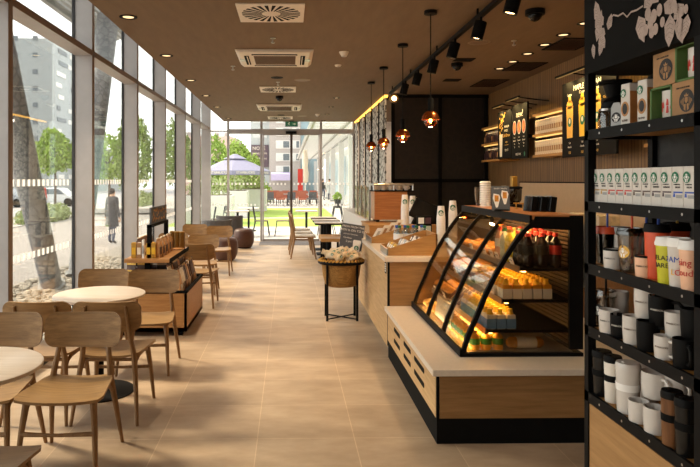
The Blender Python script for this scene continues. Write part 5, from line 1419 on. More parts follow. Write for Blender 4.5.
# ---- goods: at(px, X) gives the depth along the shelf for a measured photo column
def ay(px, X): return on_x(px, 300, X)[0]
def mug(name, body, r=.043, h=.095, handle=0., txt=None, tc='brown', taper=.93, handle_on=True):
    o = MB().lathe([(0, 0), (r * taper * .92, 0), (r * taper, .004), (r, h * .5), (r, h), (r * .93, h), (r * .9, h * .5), (r * .85, .008), (0, .006)], (0, 0, 0), 26, False).build(name, body, smooth=True)
    m = MB()
    if handle_on: m.tube([(r * .95, 0, h * .82), (r + .018, 0, h * .84), (r + .03, 0, h * .72), (r + .031, 0, h * .42), (r + .02, 0, h * .24), (r * .93, 0, h * .2)], .0058, 8); m.build('handle', body, o, smooth=True)
    if txt:
        a = PI
        lettering(txt, .0075, tc, o, Matrix.Rotation(handle, 4, 'Z').inverted() @ Matrix.Rotation(R(38), 4, 'Z') @ Matrix.Translation((-r - .0008, 0, h * .55)) @ Matrix.Rotation(-PI / 2, 4, 'Z') @ Matrix.Rotation(PI / 2, 4, 'X'), curve_r=r)
    o.rotation_euler.z = handle; return o
def cup(name, body, r, h, txt, rz):
    o = mug(name, body, r, h, rz, txt, 'black_ink', handle_on=False)
    MB().lathe([(r * .94, h - .004), (r * 1.03, h - .004), (r * 1.03, h + .003), (r * .94, h + .003)], (0, 0, 0), 24, False).build('rim', 'black_matte', o); return o
def tumbler(name, body, lid, r=.042, h=.17, txt=None, tc='black_ink', lid2=True, straw=None, ts=.02, band=None, taper=.78, emblem=None):
    o = MB().lathe([(0, 0), (r * taper, 0), (r * (taper + .03), .004), (r, h), (r * .94, h), (r * taper * .92, .008), (0, .006)], (0, 0, 0), 28, False).build(name, body, smooth=True)
    if lid: MB().lathe([(0, h - .002), (r * 1.08, h - .004), (r * 1.1, h + .004), (r * 1.02, h + .012), (r * .96, h + .022), (r * .86, h + .022), (r * .84, h + .014), (0, h + .014)], (0, 0, 0), 26, False).build('lid', lid, o, smooth=True)
    if straw: MB().tube([(.008, .005, .03), (.012, .012, h + .09)], .0042, 8).build('straw', straw, o)
    if band: MB().lathe([(r * .93, h * .42), (r * .96, h * .42), (r * 1.0, h * .66), (r * .97, h * .66)], (0, 0, 0), 26, False).build('grip_band', band, o, smooth=True)
    if txt:
        for k, t in enumerate(txt):
            z = h * .66 - k * ts * 1.1; rr_ = r * (taper + (1 - taper) * z / h) + .0015
            lettering(t, ts, tc, o, Matrix.Translation((-rr_ * .94, -rr_ * .34, z)) @ Matrix.Rotation(-PI / 2 + .35, 4, 'Z') @ Matrix.Rotation(PI / 2, 4, 'X'), curve_r=rr_)
    if emblem:
        rr_ = r * .9 + .0012; logo(o, Matrix.Translation((-rr_ * .92, -rr_ * .39, h * .55)) @ Matrix.Rotation(-PI / 2 + .4, 4, 'Z') @ Matrix.Rotation(PI / 2, 4, 'X'), .022, rr_, emblem, 'white')
    return o
def place(o, px, X, z, label, cat, dy=0):
    o.location = (X, ay(px, X) + dy, z); return tag(o, label, cat)
# row 1 (top): boxes, bags, dark jar
z = ZR[0] + .001
o = MB().lathe([(0, 0), (.05, 0), (.055, .05), (.05, .12), (.03, .14), (.045, .19), (0, .19)], (0, 0, 0), 22, False).build('coffee_dripper', 'black', smooth=True)
MB().lathe([(.0, .19), (.06, .195), (.062, .205), (0, .205)], (0, 0, 0), 20, False).build('top_rim', 'black_matte', o); MB().tube([(.05, 0, .12), (.085, 0, .11), (.08, 0, .04), (.05, 0, .03)], .006, 6).build('handle', 'black', o)
place(o, 615, 1.29, z, 'black coffee dripper on the top shelf of the black shelving', 'coffee maker')
o = MB().lathe([(0, 0), (.03, 0), (.034, .05), (.028, .075), (.025, .075), (.03, .05), (0, .006)], (0, 0, 0), 20, False).build('glass_pot', 'clear', smooth=True); MB().lathe([(.0, .074), (.03, .074), (.03, .082), (0, .085)], (0, 0, 0), 16, False).build('lid', 'steel', o)
place(o, 607, 1.20, z, 'small clear glass pot on the top shelf, in front of the dripper', 'pot')
o = MB().prism([(-.022, 0), (.022, 0), (.022, .07), (.012, .088), (-.012, .088), (-.022, .07)], 'x', -.012, .012).build('sample_bag', 'panel_grey', bevel=.002); logo(o, face((-.0125, 0, .035), '-x'), .018, None, 'black_ink', 'white'); o.rotation_euler.z = R(25)
place(o, 618.5, 1.165, z, 'small grey bag with dark round emblem on the top shelf', 'bag')
for k, (px, lb) in enumerate(((631, 'white coffee bag with brown ring print, standing clear of the gift boxes'), (648, 'white coffee bag with brown ring print, half behind the green gift box'))):
    o = MB().prism([(-.024, 0), (.024, 0), (.024, .115), (.022, .148), (-.022, .148), (-.024, .115)], 'x', -.022, .022).build('coffee_bag', 'pack_white', bevel=.003)
    MB().box(-.021, .021, -.0255, -.024, .004, .12).build('kraft_gusset', 'kraft_bag', o); MB().box(-.02, .02, .024, .0255, .004, .12).build('kraft_gusset', 'kraft_bag', o)
    m = MB(); m.add([(-.0228, .021 * math.cos(a * PI / 12), .06 + .026 * math.sin(a * PI / 12)) for a in range(24)], [tuple(range(24))]); m.build('ring_print', 'kraft_bag', o)
    m = MB(); m.add([(-.0234, .013 * math.cos(a * PI / 12), .06 + .019 * math.sin(a * PI / 12)) for a in range(24)], [tuple(range(24))]); m.build('dark_oval', 'black_ink', o)
    logo(o, face((-.0232, .008, .115), '-x'), .015); lettering('BLEND', .01, 'brown', o, face((-.0232, 0, .02), '-x'))
    o.rotation_euler.z = R(6); place(o, px, 1.185 + .01 * k, z, lb, 'coffee bag')
def gift_box(label, px0, px1, z, flip):
    X = 1.17; ya, yb = ay(px0, X), ay(px1, X); Lb = ya - yb
    e = empty('mug_gift_box', label, 'gift box', (X, (ya + yb) / 2, z)); hL = Lb / 2; H_ = .108; h2 = H_
    s = -1 if flip else 1                        # which end holds the mug window: +y is leftwards in the picture
    y0, y1 = (-hL, 0) if s > 0 else (0, hL)      # kraft half
    w0, w1 = (0, hL) if s > 0 else (-hL, 0)      # window half
    MB().box(0, .11, y0, y1, 0, H_).build('kraft_sleeve', 'kraft', e, bevel=.001)
    m = MB(); m.box(0, .11, w0, w1, 0, .006); m.box(0, .11, w0, w1, H_ - .006, H_); m.box(0, .11, w0, w0 + .008, 0, H_); m.box(0, .11, w1 - .008, w1, 0, H_); m.box(.10, .11, w0, w1, 0, H_)
    m.build('green_frame', 'green_box', e)
    g = MB().lathe([(0, 0), (.036, 0), (.04, .005), (.041, .088), (.037, .088), (.036, .008), (0, .008)], (0, 0, 0), 24, False).build('boxed_mug', 'ceramic', e, smooth=True, loc=(.052, (w0 + w1) / 2, .007))
    m = MB(); rr2 = random.Random(3)
    for k in range(9):
        a = PI + rr2.uniform(-.7, .9); zz = .015 + rr2.uniform(0, .03); m.add([(.0415 * math.cos(a + q * .12), .0415 * math.sin(a + q * .12), zz + w_) for q, w_ in ((-1, 0), (1, 0), (.6, .018), (-.4, .022))], [(0, 1, 2, 3)])
    m.build('mug_print', 'red', g)
    logo(e, face((-.0006, (y0 + y1) / 2 - .012, H_ * .45), '-x'), .034, None, 'black_ink', 'kraft'); lettering('MUG COLLECTION', .007, 'black_ink', e, face((-.0008, (y0 + y1) / 2 + .005, H_ * .82), '-x'))
    return e
gift_box('kraft and green gift box with a mug in its window, lower of the stacked pair', 650, 697, z, False)
gift_box('kraft and green gift box with a mug in its window, upper of the stacked pair', 653, 699.5, z + .109, True)
# row 2: capsule boxes
z = ZR[1] + .001
bands = ['gold', 'gold', 'red', 'red', 'red', 'pouch_brown', 'pouch_brown', 'pouch_plum', 'pouch_plum', 'blue', 'blue']
bn = ['yellow', 'yellow', 'red', 'red', 'red', 'brown', 'brown', 'purple', 'purple', 'blue', 'blue']
for k in range(11):
    y = UY1 - .030 - .0535 * k - .012
    o = MB().box(-.0, .11, -.0258, .0258, 0, .124).build('capsule_box', 'pack_white', loc=(1.155, y, z), bevel=.0015)
    logo(o, face((-.0008, .010, .092), '-x'), .017); MB().box(-.001, 0, -.024, .018, .045, .0495).build('colour_band', bands[k], o)
    MB().prism([(.010, .033), (.020, .033), (.018, .044), (.012, .044)], 'x', -.001, 0).build('capsule_picture', bands[k], o)
    lettering(('BLONDE', 'BLONDE', 'HOUSE', 'HOUSE', 'HOUSE', 'PIKE', 'PIKE', 'ESPRESSO', 'ESPRESSO', 'DECAF', 'DECAF')[k], .0075, 'black_ink', o, face((-.001, -.002, .062), '-x')); lettering('STARBUCKS', .0055, 'black_ink', o, face((-.001, .002, .0705), '-x'))
    MB().box(-.0008, 0, -.022, .006, .030, .040).build('small_print', 'panel_grey', o)
    tag(o, 'white capsule box with %s band, %s from the left in the shelving row' % (bn[k], ORD[k]), 'box', 'capsule boxes on the second shelf')
# row 3
z = ZR[2] + .001
place(tumbler('lidded_tumbler', 'smoke', 'orange', .042, .118, straw='blue'), 606, 1.22, z, 'see-through tumbler with orange lid and yellow print at the far end', 'tumbler')
o = bpy.data.objects[-1] if False else None
place(cup('handleless_cup', 'ceramic', .032, .07, 'STARBUCKS', 0), 613, 1.165, z, 'short white cup in front of the orange-lidded tumbler', 'cup')
place(tumbler('tall_cup', 'ceramic', 'panel_grey', .032, .12), 620, 1.26, z, 'tall white cup behind the glitter tumbler, third shelf', 'cup')
o = place(tumbler('glitter_tumbler', 'clear', 'smoke', .041, .132, straw='orange', emblem='gold'), 630.5, 1.18, z, 'clear glitter tumbler with straw and round yellow emblem', 'tumbler')
rr = random.Random(1); m = MB()
for k in range(16):
    a = PI + rr.uniform(-1.3, 1.3); zz = rr.uniform(.02, .11); r_ = .041 * (.78 + .22 * zz / .132) + .0012; m.add([(r_ * math.cos(a + q * .09), r_ * math.sin(a + q * .09), zz + w_) for q, w_ in ((-1, 0), (0, -.005), (1, 0), (0, .005))], [(0, 1, 2, 3)])
m.build('confetti_print', 'pouch_plum', o)
place(tumbler('lidded_tumbler', 'smoke', 'smoke', .036, .125, straw='blue'), 645, 1.25, z, 'dark smoked tumbler standing to the rear of the peach cup', 'tumbler')
place(cup('handleless_cup', 'peach', .030, .07, 'STARBUCKS', 0), 645, 1.165, z, 'short peach cup between the glitter tumbler and the orange cup', 'cup')
place(tumbler('reusable_cup', 'orange', 'black', .037, .155, straw='blue', taper=.86), 657, 1.19, z, 'tall orange cup with black lid and straw, third shelf', 'cup')
place(tumbler('reusable_cup', 'orange', 'black', .04, .155, straw='yellow', taper=.86), 676, 1.29, z, 'second orange cup with black lid, behind the printed cups', 'cup')
place(tumbler('reusable_cup', 'lime', 'white', .031, .122, ['RELAX', 'BARE'], 'black_ink', ts=.021), 667, 1.162, z, 'lime green cup with white lid lettered in dark capitals', 'cup')
o = place(tumbler('reusable_cup', 'ceramic', 'white', .031, .125, ['I AM'], 'blue', ts=.024), 679, 1.162, z, 'white cup with white lid and multicoloured letters', 'cup')
lettering('L', .024, 'yellow', o, Matrix.Translation((-.0245, -.0165, .045)) @ Matrix.Rotation(-PI / 2 + .35, 4, 'Z') @ Matrix.Rotation(PI / 2, 4, 'X'), align='RIGHT')
lettering('OUD', .024, 'red', o, Matrix.Translation((-.0245, -.0165, .045)) @ Matrix.Rotation(-PI / 2 + .35, 4, 'Z') @ Matrix.Rotation(PI / 2, 4, 'X'), align='LEFT', curve_r=.029)
place(tumbler('reusable_cup', 'peach', 'white', .031, .122, ['sing', 'loud'], 'red', ts=.027), 691, 1.162, z, 'peach cup with white lid and red script', 'cup')
# row 4
z = ZR[3] + .001
place(tumbler('iced_cup', 'clear', 'clear', .040, .115, straw='black', emblem='black_ink'), 604.5, 1.20, z, 'clear cup with black straw and dark emblem at the far end', 'cup')
place(mug('mug', 'ceramic', .034, .085, R(60), 'STARBUCKS', 'black_ink'), 609, 1.160, z, 'small white mug with dark lettering, farthest on the fourth shelf', 'mug')
place(mug('mug', 'ceramic', .034, .085, R(60)), 619, 1.26, z + .045, 'white mug raised behind the first black mug, fourth shelf', 'mug')
o = MB().cyl((0, 0, 0), .05, .043, 20).build('mug_pedestal', 'black_matte'); MB().cyl((0, 0, .043), .045, .002, 20).build('felt_pad', 'charcoal', o); place(o, 619, 1.26, z, 'low black display block under the raised white mug', 'display block')
place(mug('mug', 'black', .033, .08, R(-60), 'STARBUCKS', 'offwhite'), 620.5, 1.168, z, 'black mug right next to the small lettered white mug', 'mug')
place(mug('mug', 'ceramic', .034, .096, R(-60), 'STARBUCKS', 'brown'), 633.5, 1.165, z, 'tall white mug with brown lettering, lower tier of the fourth shelf', 'mug')
place(mug('mug', 'black', .034, .096, R(-60)), 648, 1.168, z, 'black mug between two white mugs, lower tier of the fourth shelf', 'mug')
place(mug('mug', 'ceramic', .033, .098, R(60), 'STARBUCKS', 'brown'), 645, 1.185, z + .097, 'white mug with brown lettering stacked over a black mug', 'mug')
place(mug('mug', 'black', .036, .095, R(-60), 'STARBUCKS', 'offwhite'), 661, 1.20, z + .086, 'black mug on the upper tier beside the lettered white one', 'mug')
place(mug('mug', 'ceramic', .0295, .072, R(-90), 'STARBUCKS', 'brown'), 664.5, 1.163, z, 'small white mug with thin handle at the shelf edge, lower tier', 'mug')
place(mug('mug', 'ceramic', .0315, .075, R(-90), 'STARBUCKS', 'brown'), 676, 1.20, z + .07, 'small white mug stacked above the shelf-edge one', 'mug')
place(mug('mug', 'black', .033, .085, R(-110)), 685, 1.17, z, 'black mug at the near end of the fourth shelf', 'mug')
place(mug('mug', 'black', .033, .085, R(-110)), 693, 1.20, z + .086, 'black mug stacked at the near end of the fourth shelf', 'mug')
# row 5
z = ZR[4] + .001
def flask(body, band, lid, r, h, lip=True):
    o = MB().lathe([(0, 0), (r * .86, 0), (r * .9, .004), (r, h), (0, h)], (0, 0, 0), 26, False).build('travel_tumbler', body, smooth=True)
    MB().lathe([(r * .93, h * .52), (r * .985, h * .52), (r * 1.01, h * .68), (r * .97, h * .68)], (0, 0, 0), 26, False).build('grip_band', band, o, smooth=True)
    MB().lathe([(0, h - .001), (r * 1.03, h - .001), (r * 1.04, h + .012), (r * .95, h + .022), (0, h + .022)], (0, 0, 0), 24, False).build('lid', lid, o, smooth=True)
    MB().cyl((-r * .4, 0, h + .02), .007, .006, 10).build('lid_button', lid, o); return o
place(flask('black_gloss', 'black_matte', 'black', .034, .145), 602, 1.17, z, 'black travel tumbler at the far end of the bottom shelf', 'tumbler')
place(flask('offwhite', 'black_matte', 'black', .030, .145), 613, 1.175, z, 'white travel tumbler with black band, bottom shelf', 'tumbler')
place(flask('ceramic', 'white', 'ceramic', .039, .15), 628, 1.175, z, 'white travel tumbler with ribbed white lid, bottom shelf', 'tumbler')
place(flask('ceramic', 'white', 'ceramic', .037, .15), 648, 1.27, z, 'second white travel tumbler, partly behind the stacked white mugs', 'tumbler')
place(mug('mug', 'ceramic', .032, .072, R(-80)), 638.5, 1.162, z, 'white mug at the shelf edge, left one under the stacked mug', 'mug')
place(mug('mug', 'ceramic', .034, .082, R(-70)), 655, 1.165, z, 'white mug at the shelf edge, right one under the stacked mug', 'mug')
place(mug('mug', 'ceramic', .041, .085, R(-90)), 655, 1.215, z + .083, 'large white mug stacked on top, bottom shelf', 'mug')
place(mug('mug', 'ceramic', .038, .085, R(-90)), 676, 1.26, z + .083, 'white mug stacked behind the wood-look tumbler', 'mug')
place(mug('mug', 'ceramic', .038, .083, R(-90)), 676, 1.27, z, 'white mug under the stacked one behind the wood-look tumbler', 'mug')
M['walnut'] = wood('walnut', '4e2f1a', '8a5a34', 'z', .4)
place(flask('walnut', 'black_matte', 'black', .030, .145), 672, 1.16, z, 'brown wood-look travel tumbler with black band, bottom shelf', 'tumbler')
place(flask('black_gloss', 'black_matte', 'black', .030, .145), 686, 1.16, z, 'black travel tumbler nearest the viewer on the bottom shelf', 'tumbler')

# ================================================================== ceiling fittings
def light(name, kind, loc, energy, col, **k):
    d = bpy.data.lights.new(name, kind); d.energy = energy; d.color = col
    rot = k.pop('rot', (0, 0, 0)); par = k.pop('parent', None)
    for a, v in k.items(): setattr(d, a, v)
    o = bpy.data.objects.new(name, d); COL.objects.link(o); o.location = loc; o.rotation_euler = rot
    if par: o.parent = par
    return o
WARM = (1, .80, .56)
def downlight(label, x, y, group, r=.082, watts=75, cone=105):
    e = empty('recessed_downlight', label, 'ceiling light', (x, y, CEIL), group=group)
    MB().lathe([(r * .62, -.002), (r * .75, -.008), (r, -.006), (r, 0), (r * .62, 0)], (0, 0, 0), 24, False).build('trim_ring', 'black', e)
    MB().lathe([(0, -.002), (r * .62, -.002), (r * .62, -.001), (0, -.001)], (0, 0, 0), 20, False).build('lamp_face', 'lamp_warm', e)
    light('downlight_beam', 'SPOT', (0, 0, -.02), watts, WARM, spot_size=R(cone), spot_blend=.8, shadow_soft_size=.05, parent=e)
    return e
for k, y in enumerate((5.73, 7.5, 9.35, 11.05, 12.75, 15.1)): downlight('recessed downlight in the row along the window side of the ceiling, %s from the viewer' % ORD[k], -1.50, y, 'downlights along the window')
for k, y in enumerate((5.88, 6.35, 6.82, 7.31, 7.80, 8.29)): downlight('recessed downlight in the row over the back counter, %s from the viewer' % ORD[k], 2.865, y, 'downlights over the back counter', .075, 5, 100)
for k, y in enumerate((11.3, 12.7, 14.1, 15.6)): downlight('small recessed downlight before the glass doors, %s from the viewer' % ORD[k], .87, y, 'downlights before the doors', .06, 14)
def diffuser(label, x, y, s=.30):
    e = empty('air_diffuser', label, 'air vent', (x, y, CEIL), group='square swirl diffusers')
    MB().box(-s, s, -s, s, -.012, 0).build('face_plate', 'offwhite', e, bevel=.003)
    for k in range(24):
        a = 2 * PI * k / 24; m = MB()
        p = [(.085 * math.cos(a), .085 * math.sin(a)), (.265 * math.cos(a + .06), .265 * math.sin(a + .06)), (.265 * math.cos(a + .19), .265 * math.sin(a + .19)), (.085 * math.cos(a + .12), .085 * math.sin(a + .12))]
        m.prism([(u * s / .3, v * s / .3) for u, v in p], 'z', -.0135, -.0115); m.build('slot', 'black_matte', e)
    MB().lathe([(0, -.018), (.05, -.018), (.06, -.012), (0, -.012)], (0, 0, 0), 16, False).build('hub', 'offwhite', e); return e
diffuser('square swirl air diffuser nearest the viewer on the ceiling', -.165, 5.56); diffuser('square swirl air diffuser between the two ceiling cassettes', -.19, 10.25, .30); diffuser('square swirl air diffuser just before the glass doors', -.22, 14.9, .30)
def cassette(label, x, y):
    e = empty('ceiling_cassette', label, 'air conditioner', (x, y, CEIL), group='ceiling air conditioners'); s = .465
    MB().prism([(-s, 0), (s, 0), (s - .05, -.04), (-s + .05, -.04)], 'y', -s, s).build('panel', 'offwhite', e, bevel=.01)
    MB().box(-.25, .25, -.25, .25, -.046, -.038).build('intake_grille', 'brown', e)
    m = MB()
    for k in range(12): m.box(-.25, .25, -.24 + .04 * k, -.23 + .04 * k, -.05, -.046)
    m.build('grille_slat', 'alu_warm', e)
    for k in range(4):
        m = MB().box(-.27, .27, .31, .365, -.046, -.038); m.xf(Matrix.Rotation(PI / 2 * k, 4, 'Z')); m.build('air_outlet', 'black_matte', e)
        m = MB().box(-.26, .26, .325, .335, -.05, -.044); m.xf(Matrix.Rotation(PI / 2 * k, 4, 'Z')); m.build('louvre_flap', 'offwhite', e)
    for sx in (-1, 1): MB().box(sx * .38 - .05, sx * .38 + .05, -.07, .07, -.044, -.036).build('corner_cover', 'steel', e)
    return e
cassette('large ceiling cassette air conditioner with dark square intake, nearer one', -.175, 7.57); cassette('ceiling cassette air conditioner nearer the doors', -.205, 12.7)
def small(name, label, cat, px, py, prof, mat, extra=None, group=None):
    x, y = on_z(px, py, CEIL)
    o = MB().lathe(prof, (0, 0, 0), 20, False).build(name, mat, loc=(x, y, CEIL), smooth=True)
    if extra: MB().lathe(extra[1], (0, 0, 0), 14, False).build(extra[0], extra[2], o, smooth=True)
    return tag(o, label, cat, group)
DET = [(0, -.05), (.03, -.05), (.045, -.03), (.055, -.01), (.06, 0), (0, 0)]
small('smoke_detector', 'white smoke detector on the ceiling between cassette and pendants', 'smoke detector', 344, 52, DET, 'offwhite', ('sensor_ring', [(.02, -.058), (.03, -.055), (.03, -.05), (0, -.05)], 'steel'))
small('ceiling_sensor', 'small flat sensor just below the smoke detector on the ceiling', 'sensor', 338, 65, [(0, -.02), (.035, -.02), (.045, 0), (0, 0)], 'offwhite', ('sensor_eye', [(0, -.03), (.015, -.025), (.02, -.02), (0, -.02)], 'steel'))
small('smoke_detector', 'small smoke detector near the door-side downlights', 'smoke detector', 317.5, 114, DET, 'offwhite', ('sensor_ring', [(.02, -.058), (.03, -.055), (.03, -.05), (0, -.05)], 'steel'))
for px, py, lb in ((273, 38, 'sprinkler head between the front diffuser and cassette'), (278, 82, 'sprinkler head behind the nearer cassette'), (233, 66, 'sprinkler stub left of the nearer cassette'), (514, 40.5, 'sprinkler head near the dome camera over the counter')):
    small('sprinkler_head', lb, 'sprinkler', px, py, [(0, -.05), (.02, -.05), (.022, -.045), (.008, -.04), (.008, -.01), (.03, -.006), (.03, 0), (0, 0)], 'steel', ('deflector', [(0, -.058), (.018, -.056), (.018, -.052), (0, -.05)], 'steel'))
for px, py, lb in ((302.5, 80, 'round pale ceiling speaker by the second diffuser'), (479, 42.5, 'round pale ceiling speaker behind the spotlight track'), (302, 116, 'round pale ceiling speaker near the doors')):
    small('ceiling_speaker', lb, 'speaker', px, py, [(0, -.004), (.11, -.006), (.125, 0), (0, 0)], 'wall', ('grille', [(0, -.006), (.1, -.006), (.1, -.004), (0, -.004)], 'alu_warm'))
for px, py, lb in ((277, 65, 'black round adjustable spot behind the nearer cassette'), (277, 77.5, 'black round ceiling opening before the second diffuser'), (281, 115, 'black round ceiling opening beyond the far cassette')):
    small('round_ceiling_fitting', lb, 'ceiling light', px, py, [(.05, -.002), (.09, -.006), (.09, 0), (.05, 0)], 'black', ('dark_recess', [(0, -.003), (.055, -.003), (.055, -.001), (0, -.001)], 'black_matte'))
for px, py, r, lb in ((535, 15.5, .085, 'large black dome camera over the counter by the front track spot'), (457, 67, .075, 'black dome camera between the track and the back counter'), (279.5, 99, .07, 'black dome camera between the second diffuser and far cassette')):
    x, y = on_z(px, py, CEIL - .05)
    e = empty('dome_camera', lb, 'security camera', (x, y, CEIL)); MB().lathe([(0, 0), (r, 0), (r, -.045), (0, -.045)], (0, 0, 0), 24, False).build('housing', 'black', e)
    MB().ball((0, 0, -.045), (r * .72, r * .72, r * .7), 20, 10).build('dome', 'black_gloss', e, smooth=True)
for k, (px, py, sx, sy, lb) in enumerate(((570, 44, .20, .30, 'dark square grille in the ceiling over the back counter, nearer the shelving'), (524, 66.5, .20, .30, 'dark square grille in the ceiling over the back counter, middle one'), (489, 83, .20, .35, 'dark square grille in the ceiling over the back counter, by the end wall'), (464, 59.5, .12, .10, 'small dark slot grille between the track and dome camera'), (452, 80, .12, .1, 'small dark slot grille before the dark end wall'))):
    x, y = on_z(px, py, CEIL)
    e = empty('ceiling_grille', lb, 'air vent', (x, y, CEIL)); m = MB(); m.box(-sx, sx, -sy, -sy + .02, -.008, 0).box(-sx, sx, sy - .02, sy, -.008, 0).box(-sx, -sx + .02, -sy, sy, -.008, 0).box(sx - .02, sx, -sy, sy, -.008, 0); m.build('frame', 'black_matte', e)
    m = MB()
    for q in range(10): m.box(-sx + .02, sx - .02, -sy + .03 + q * (2 * sy - .06) / 10, -sy + .045 + q * (2 * sy - .06) / 10, -.006, 0)
    m.build('slat', 'black_matte', e); MB().box(-sx + .02, sx - .02, -sy + .02, sy - .02, -.002, 0).build('backing', 'brown', e)
# exit sign
x, y = on_y(291.5, 124, 15.7)
e = empty('exit_sign', 'green emergency exit sign with white running figure and arrow above the doors', 'exit sign', (x, 15.7, 2.97))
MB().box(-.16, .16, -.02, .02, 0, .13).build('housing', 'alu_dark', e); MB().box(-.15, .15, -.024, -.02, .01, .12).build('face_plate', 'exit_green', e); MB().box(-.06, .06, -.015, .015, .13, .15).build('ceiling_bracket', 'alu_dark', e)
m = MB()
m.prism([(-.105, .025), (-.095, .025), (-.07, .06), (-.05, .03), (-.04, .035), (-.06, .075), (-.045, .09), (-.075, .095), (-.1, .08), (-.08, .06)], 'y', -.027, -.024); m.prism(ell(-.055, .106, .011, .011, 10), 'y', -.027, -.024)
m.prism([(.03, .075), (.03, .055), (.07, .055), (.07, .035), (.12, .065), (.07, .095), (.07, .075)], 'y', -.027, -.024); m.build('pictogram', 'white', e)
# pendants
for k, y in enumerate((5.48, 6.83, 8.21, 9.47)):
    zb = (2.135, 2.085, 2.085, 2.11)[k]
    e = empty('pendant_lamp', 'copper dome pendant lamp with glowing bulb over the counter, %s from the viewer' % ORD[k], 'pendant lamp', (1.27, y, zb), group='copper pendants over the counter')
    MB().lathe([(0, CEIL - zb - .03), (.058, CEIL - zb - .03), (.058, CEIL - zb), (0, CEIL - zb)], (0, 0, 0), 24, False).build('ceiling_rose', 'black', e)
    MB().tube([(0, 0, .16), (0, 0, CEIL - zb - .02)], .005, 6).build('cord', 'black', e)
    MB().lathe([(.024, .06), (.026, .19), (.02, .2), (0, .2)], (0, 0, 0), 16, False).build('neck', 'black_matte', e, smooth=True)
    MB().lathe([(.026, .085), (.05, .075), (.072, .045), (.083, .005), (.079, .005), (.068, .042), (.047, .07), (.024, .08)], (0, 0, 0), 28, False).build('dome_shade', 'copper', e, smooth=True)
    MB().ball((0, 0, -.005), .06, 20, 12).build('glass_globe', 'bulb_glass', e, smooth=True)
    b = MB().ball((0, 0, .0), (.013, .013, .022), 10, 8).build('filament_bulb', 'filament', e, smooth=True)
    light('pendant_glow', 'POINT', (0, 0, -.075), 5, (1, .6, .28), shadow_soft_size=.03, parent=e)
# spotlight track
e = empty('lighting_track', 'long black lighting track on the ceiling over the counter', 'track', (1.67, 6.9, CEIL - .10))
MB().box(-.022, .022, -4.4, 3.2, 0, .035).build('rail', 'black', e)
for y in (-3, -1.5, 0, 1.5, 3): MB().box(-.008, .008, y - .008, y + .008, .03, .10).build('hanger', 'black', e)
for k, y in enumerate((4.49, 5.30, 6.13, 7.0, 7.88, 8.75, 3.66, 2.83)):
    e = empty('track_spotlight', 'black cylindrical spotlight under the lighting track, ' + (ORD[k] + ' of the visible row' if k < 6 else ('just' if k == 6 else 'well') + ' before the picture edge'), 'spotlight', (1.67, y, CEIL - .10), group='spotlights on the track')
    rot = Matrix.Rotation(R(14), 4, 'Y') @ Matrix.Rotation(R(6 if k < 6 else 34), 4, 'X')
    MB().tube([(0, 0, 0), (0, 0, -.06)], .011, 8).build('swivel', 'black', e)
    c = MB().lathe([(.0, .0), (.05, 0), (.053, -.008), (.053, -.155), (.046, -.155), (.044, -.14), (0, -.14)], (0, 0, 0), 24, False); c.xf(Matrix.Translation((0, 0, -.04)) @ rot); c.build('can', 'black_matte', e, smooth=True)
    c = MB().lathe([(0, -.142), (.043, -.142), (.043, -.141), (0, -.141)], (0, 0, 0), 20, False); c.xf(Matrix.Translation((0, 0, -.04)) @ rot); c.build('lamp_face', 'lamp_spot', e)
    l = light('track_beam', 'SPOT', (0, 0, 0), 20, (1, .74, .45), spot_size=R(70), spot_blend=.7, shadow_soft_size=.04, parent=e)
    l.matrix_local = Matrix.Translation((0, 0, -.04)) @ rot @ Matrix.Translation((0, 0, -.19))
x, y, zz = 1.84, 10.72, 0
x, zz = on_y(394, 98.6, 10.72)
e = empty('round_wall_lamp', 'small round glowing lamp at the top of the dark end wall', 'wall lamp', (x, 10.75, zz)); m = MB().lathe([(.045, 0), (.075, 0), (.075, .07), (.045, .07)], (0, 0, 0), 20, False); m.xf(Matrix.Rotation(PI / 2, 4, 'X')); m.build('housing', 'gold', e)
m = MB().lathe([(0, .03), (.046, .03), (.046, .035), (0, .035)], (0, 0, 0), 18, False); m.xf(Matrix.Rotation(PI / 2, 4, 'X')); m.build('lamp_face', 'lamp_spot', e)

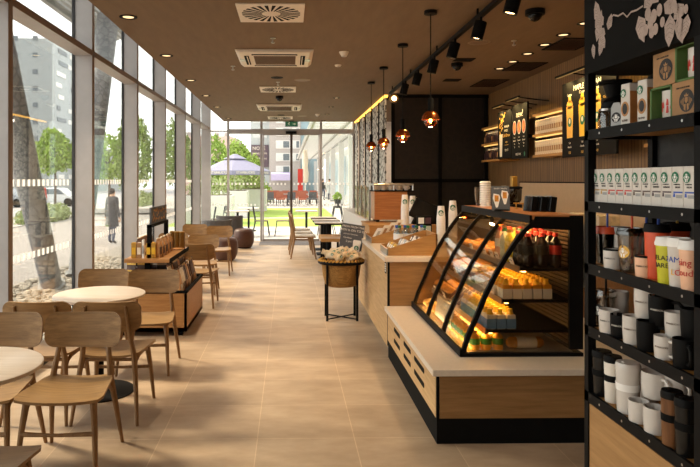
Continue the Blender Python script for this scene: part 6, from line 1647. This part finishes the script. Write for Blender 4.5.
# ================================================================== light
W = bpy.data.worlds.new('sky'); sc.world = W; W.use_nodes = True; nt = W.node_tree; bg = nt.nodes['Background']
tc = nt.nodes.new('ShaderNodeTexCoord'); sp = nt.nodes.new('ShaderNodeSeparateXYZ'); nt.links.new(tc.outputs['Generated'], sp.inputs[0])
nt.links.new(ramp(nt, sp.outputs['Z'], [(0, (1.0, .955, .93, 1)), (.35, (1, .97, .955, 1))]), bg.inputs['Color']); bg.inputs['Strength'].default_value = 1.7
s = light('sun', 'SUN', (-10, 12, 12), 4.2, (1, .80, .58), angle=R(11))
sd = Vector((1, -.38, -.97)).normalized(); s.rotation_euler = sd.to_track_quat('-Z', 'Y').to_euler()
# lamps of the display case, menus and wall shelves, plus an added sill fill
for (x, z, nm), en in zip(SH + [(1.60, .855, 'roof')], (.8, .8, 1.7, 5.5)):
    light('case_tube', 'AREA', (x - .015, (CY0 + CY1) / 2, B + z - .035), en, (1, .70, .34), shape='RECTANGLE', size=.03, size_y=1.5, rot=(0, R(-32), 0))
for y0, y1, z1, nl in ((8.80, 9.36, 2.63, 2), (8.20, 8.78, 2.66, 2), (5.95, 7.14, 2.72, 4)):
    for q in range(nl): light('menu_lamp', 'SPOT', (3.10, y0 + (y1 - y0) * (q + .5) / nl, z1 + .04), 8, (1, .72, .28), spot_size=R(120), spot_blend=.6, shadow_soft_size=.03, rot=(0, R(-28), 0))
for y0, y1 in ((9.38, 10.28), (7.18, 8.12), (4.5, 5.55)):
    for z in (2.2, 2.47): light('shelf_strip', 'AREA', (3.275, (y0 + y1) / 2, z - .05), 1.1 if y0 < 9 else .3, (1, .72, .34), shape='RECTANGLE', size=.02, size_y=.85)
light('sill_fill_light', 'AREA', (1.15, (CY0 + CY1) / 2, B + .032), 2.0, (1, .74, .40), shape='RECTANGLE', size=.02, size_y=1.55, rot=(0, R(-125), 0))  # fill light added at the sill, aimed up at the goods
light('cove_glow', 'AREA', (2.3, 13.4, 3.05), 40, (1, .85, .7), shape='RECTANGLE', size=.6, size_y=4)
sc.view_settings.view_transform = 'Standard'; sc.view_settings.look = 'None'; sc.view_settings.gamma = 1; sc.view_settings.exposure = .9; sc.view_settings.use_curve_mapping = False
sc.cycles.transparent_max_bounces = 24; sc.cycles.max_bounces = 8
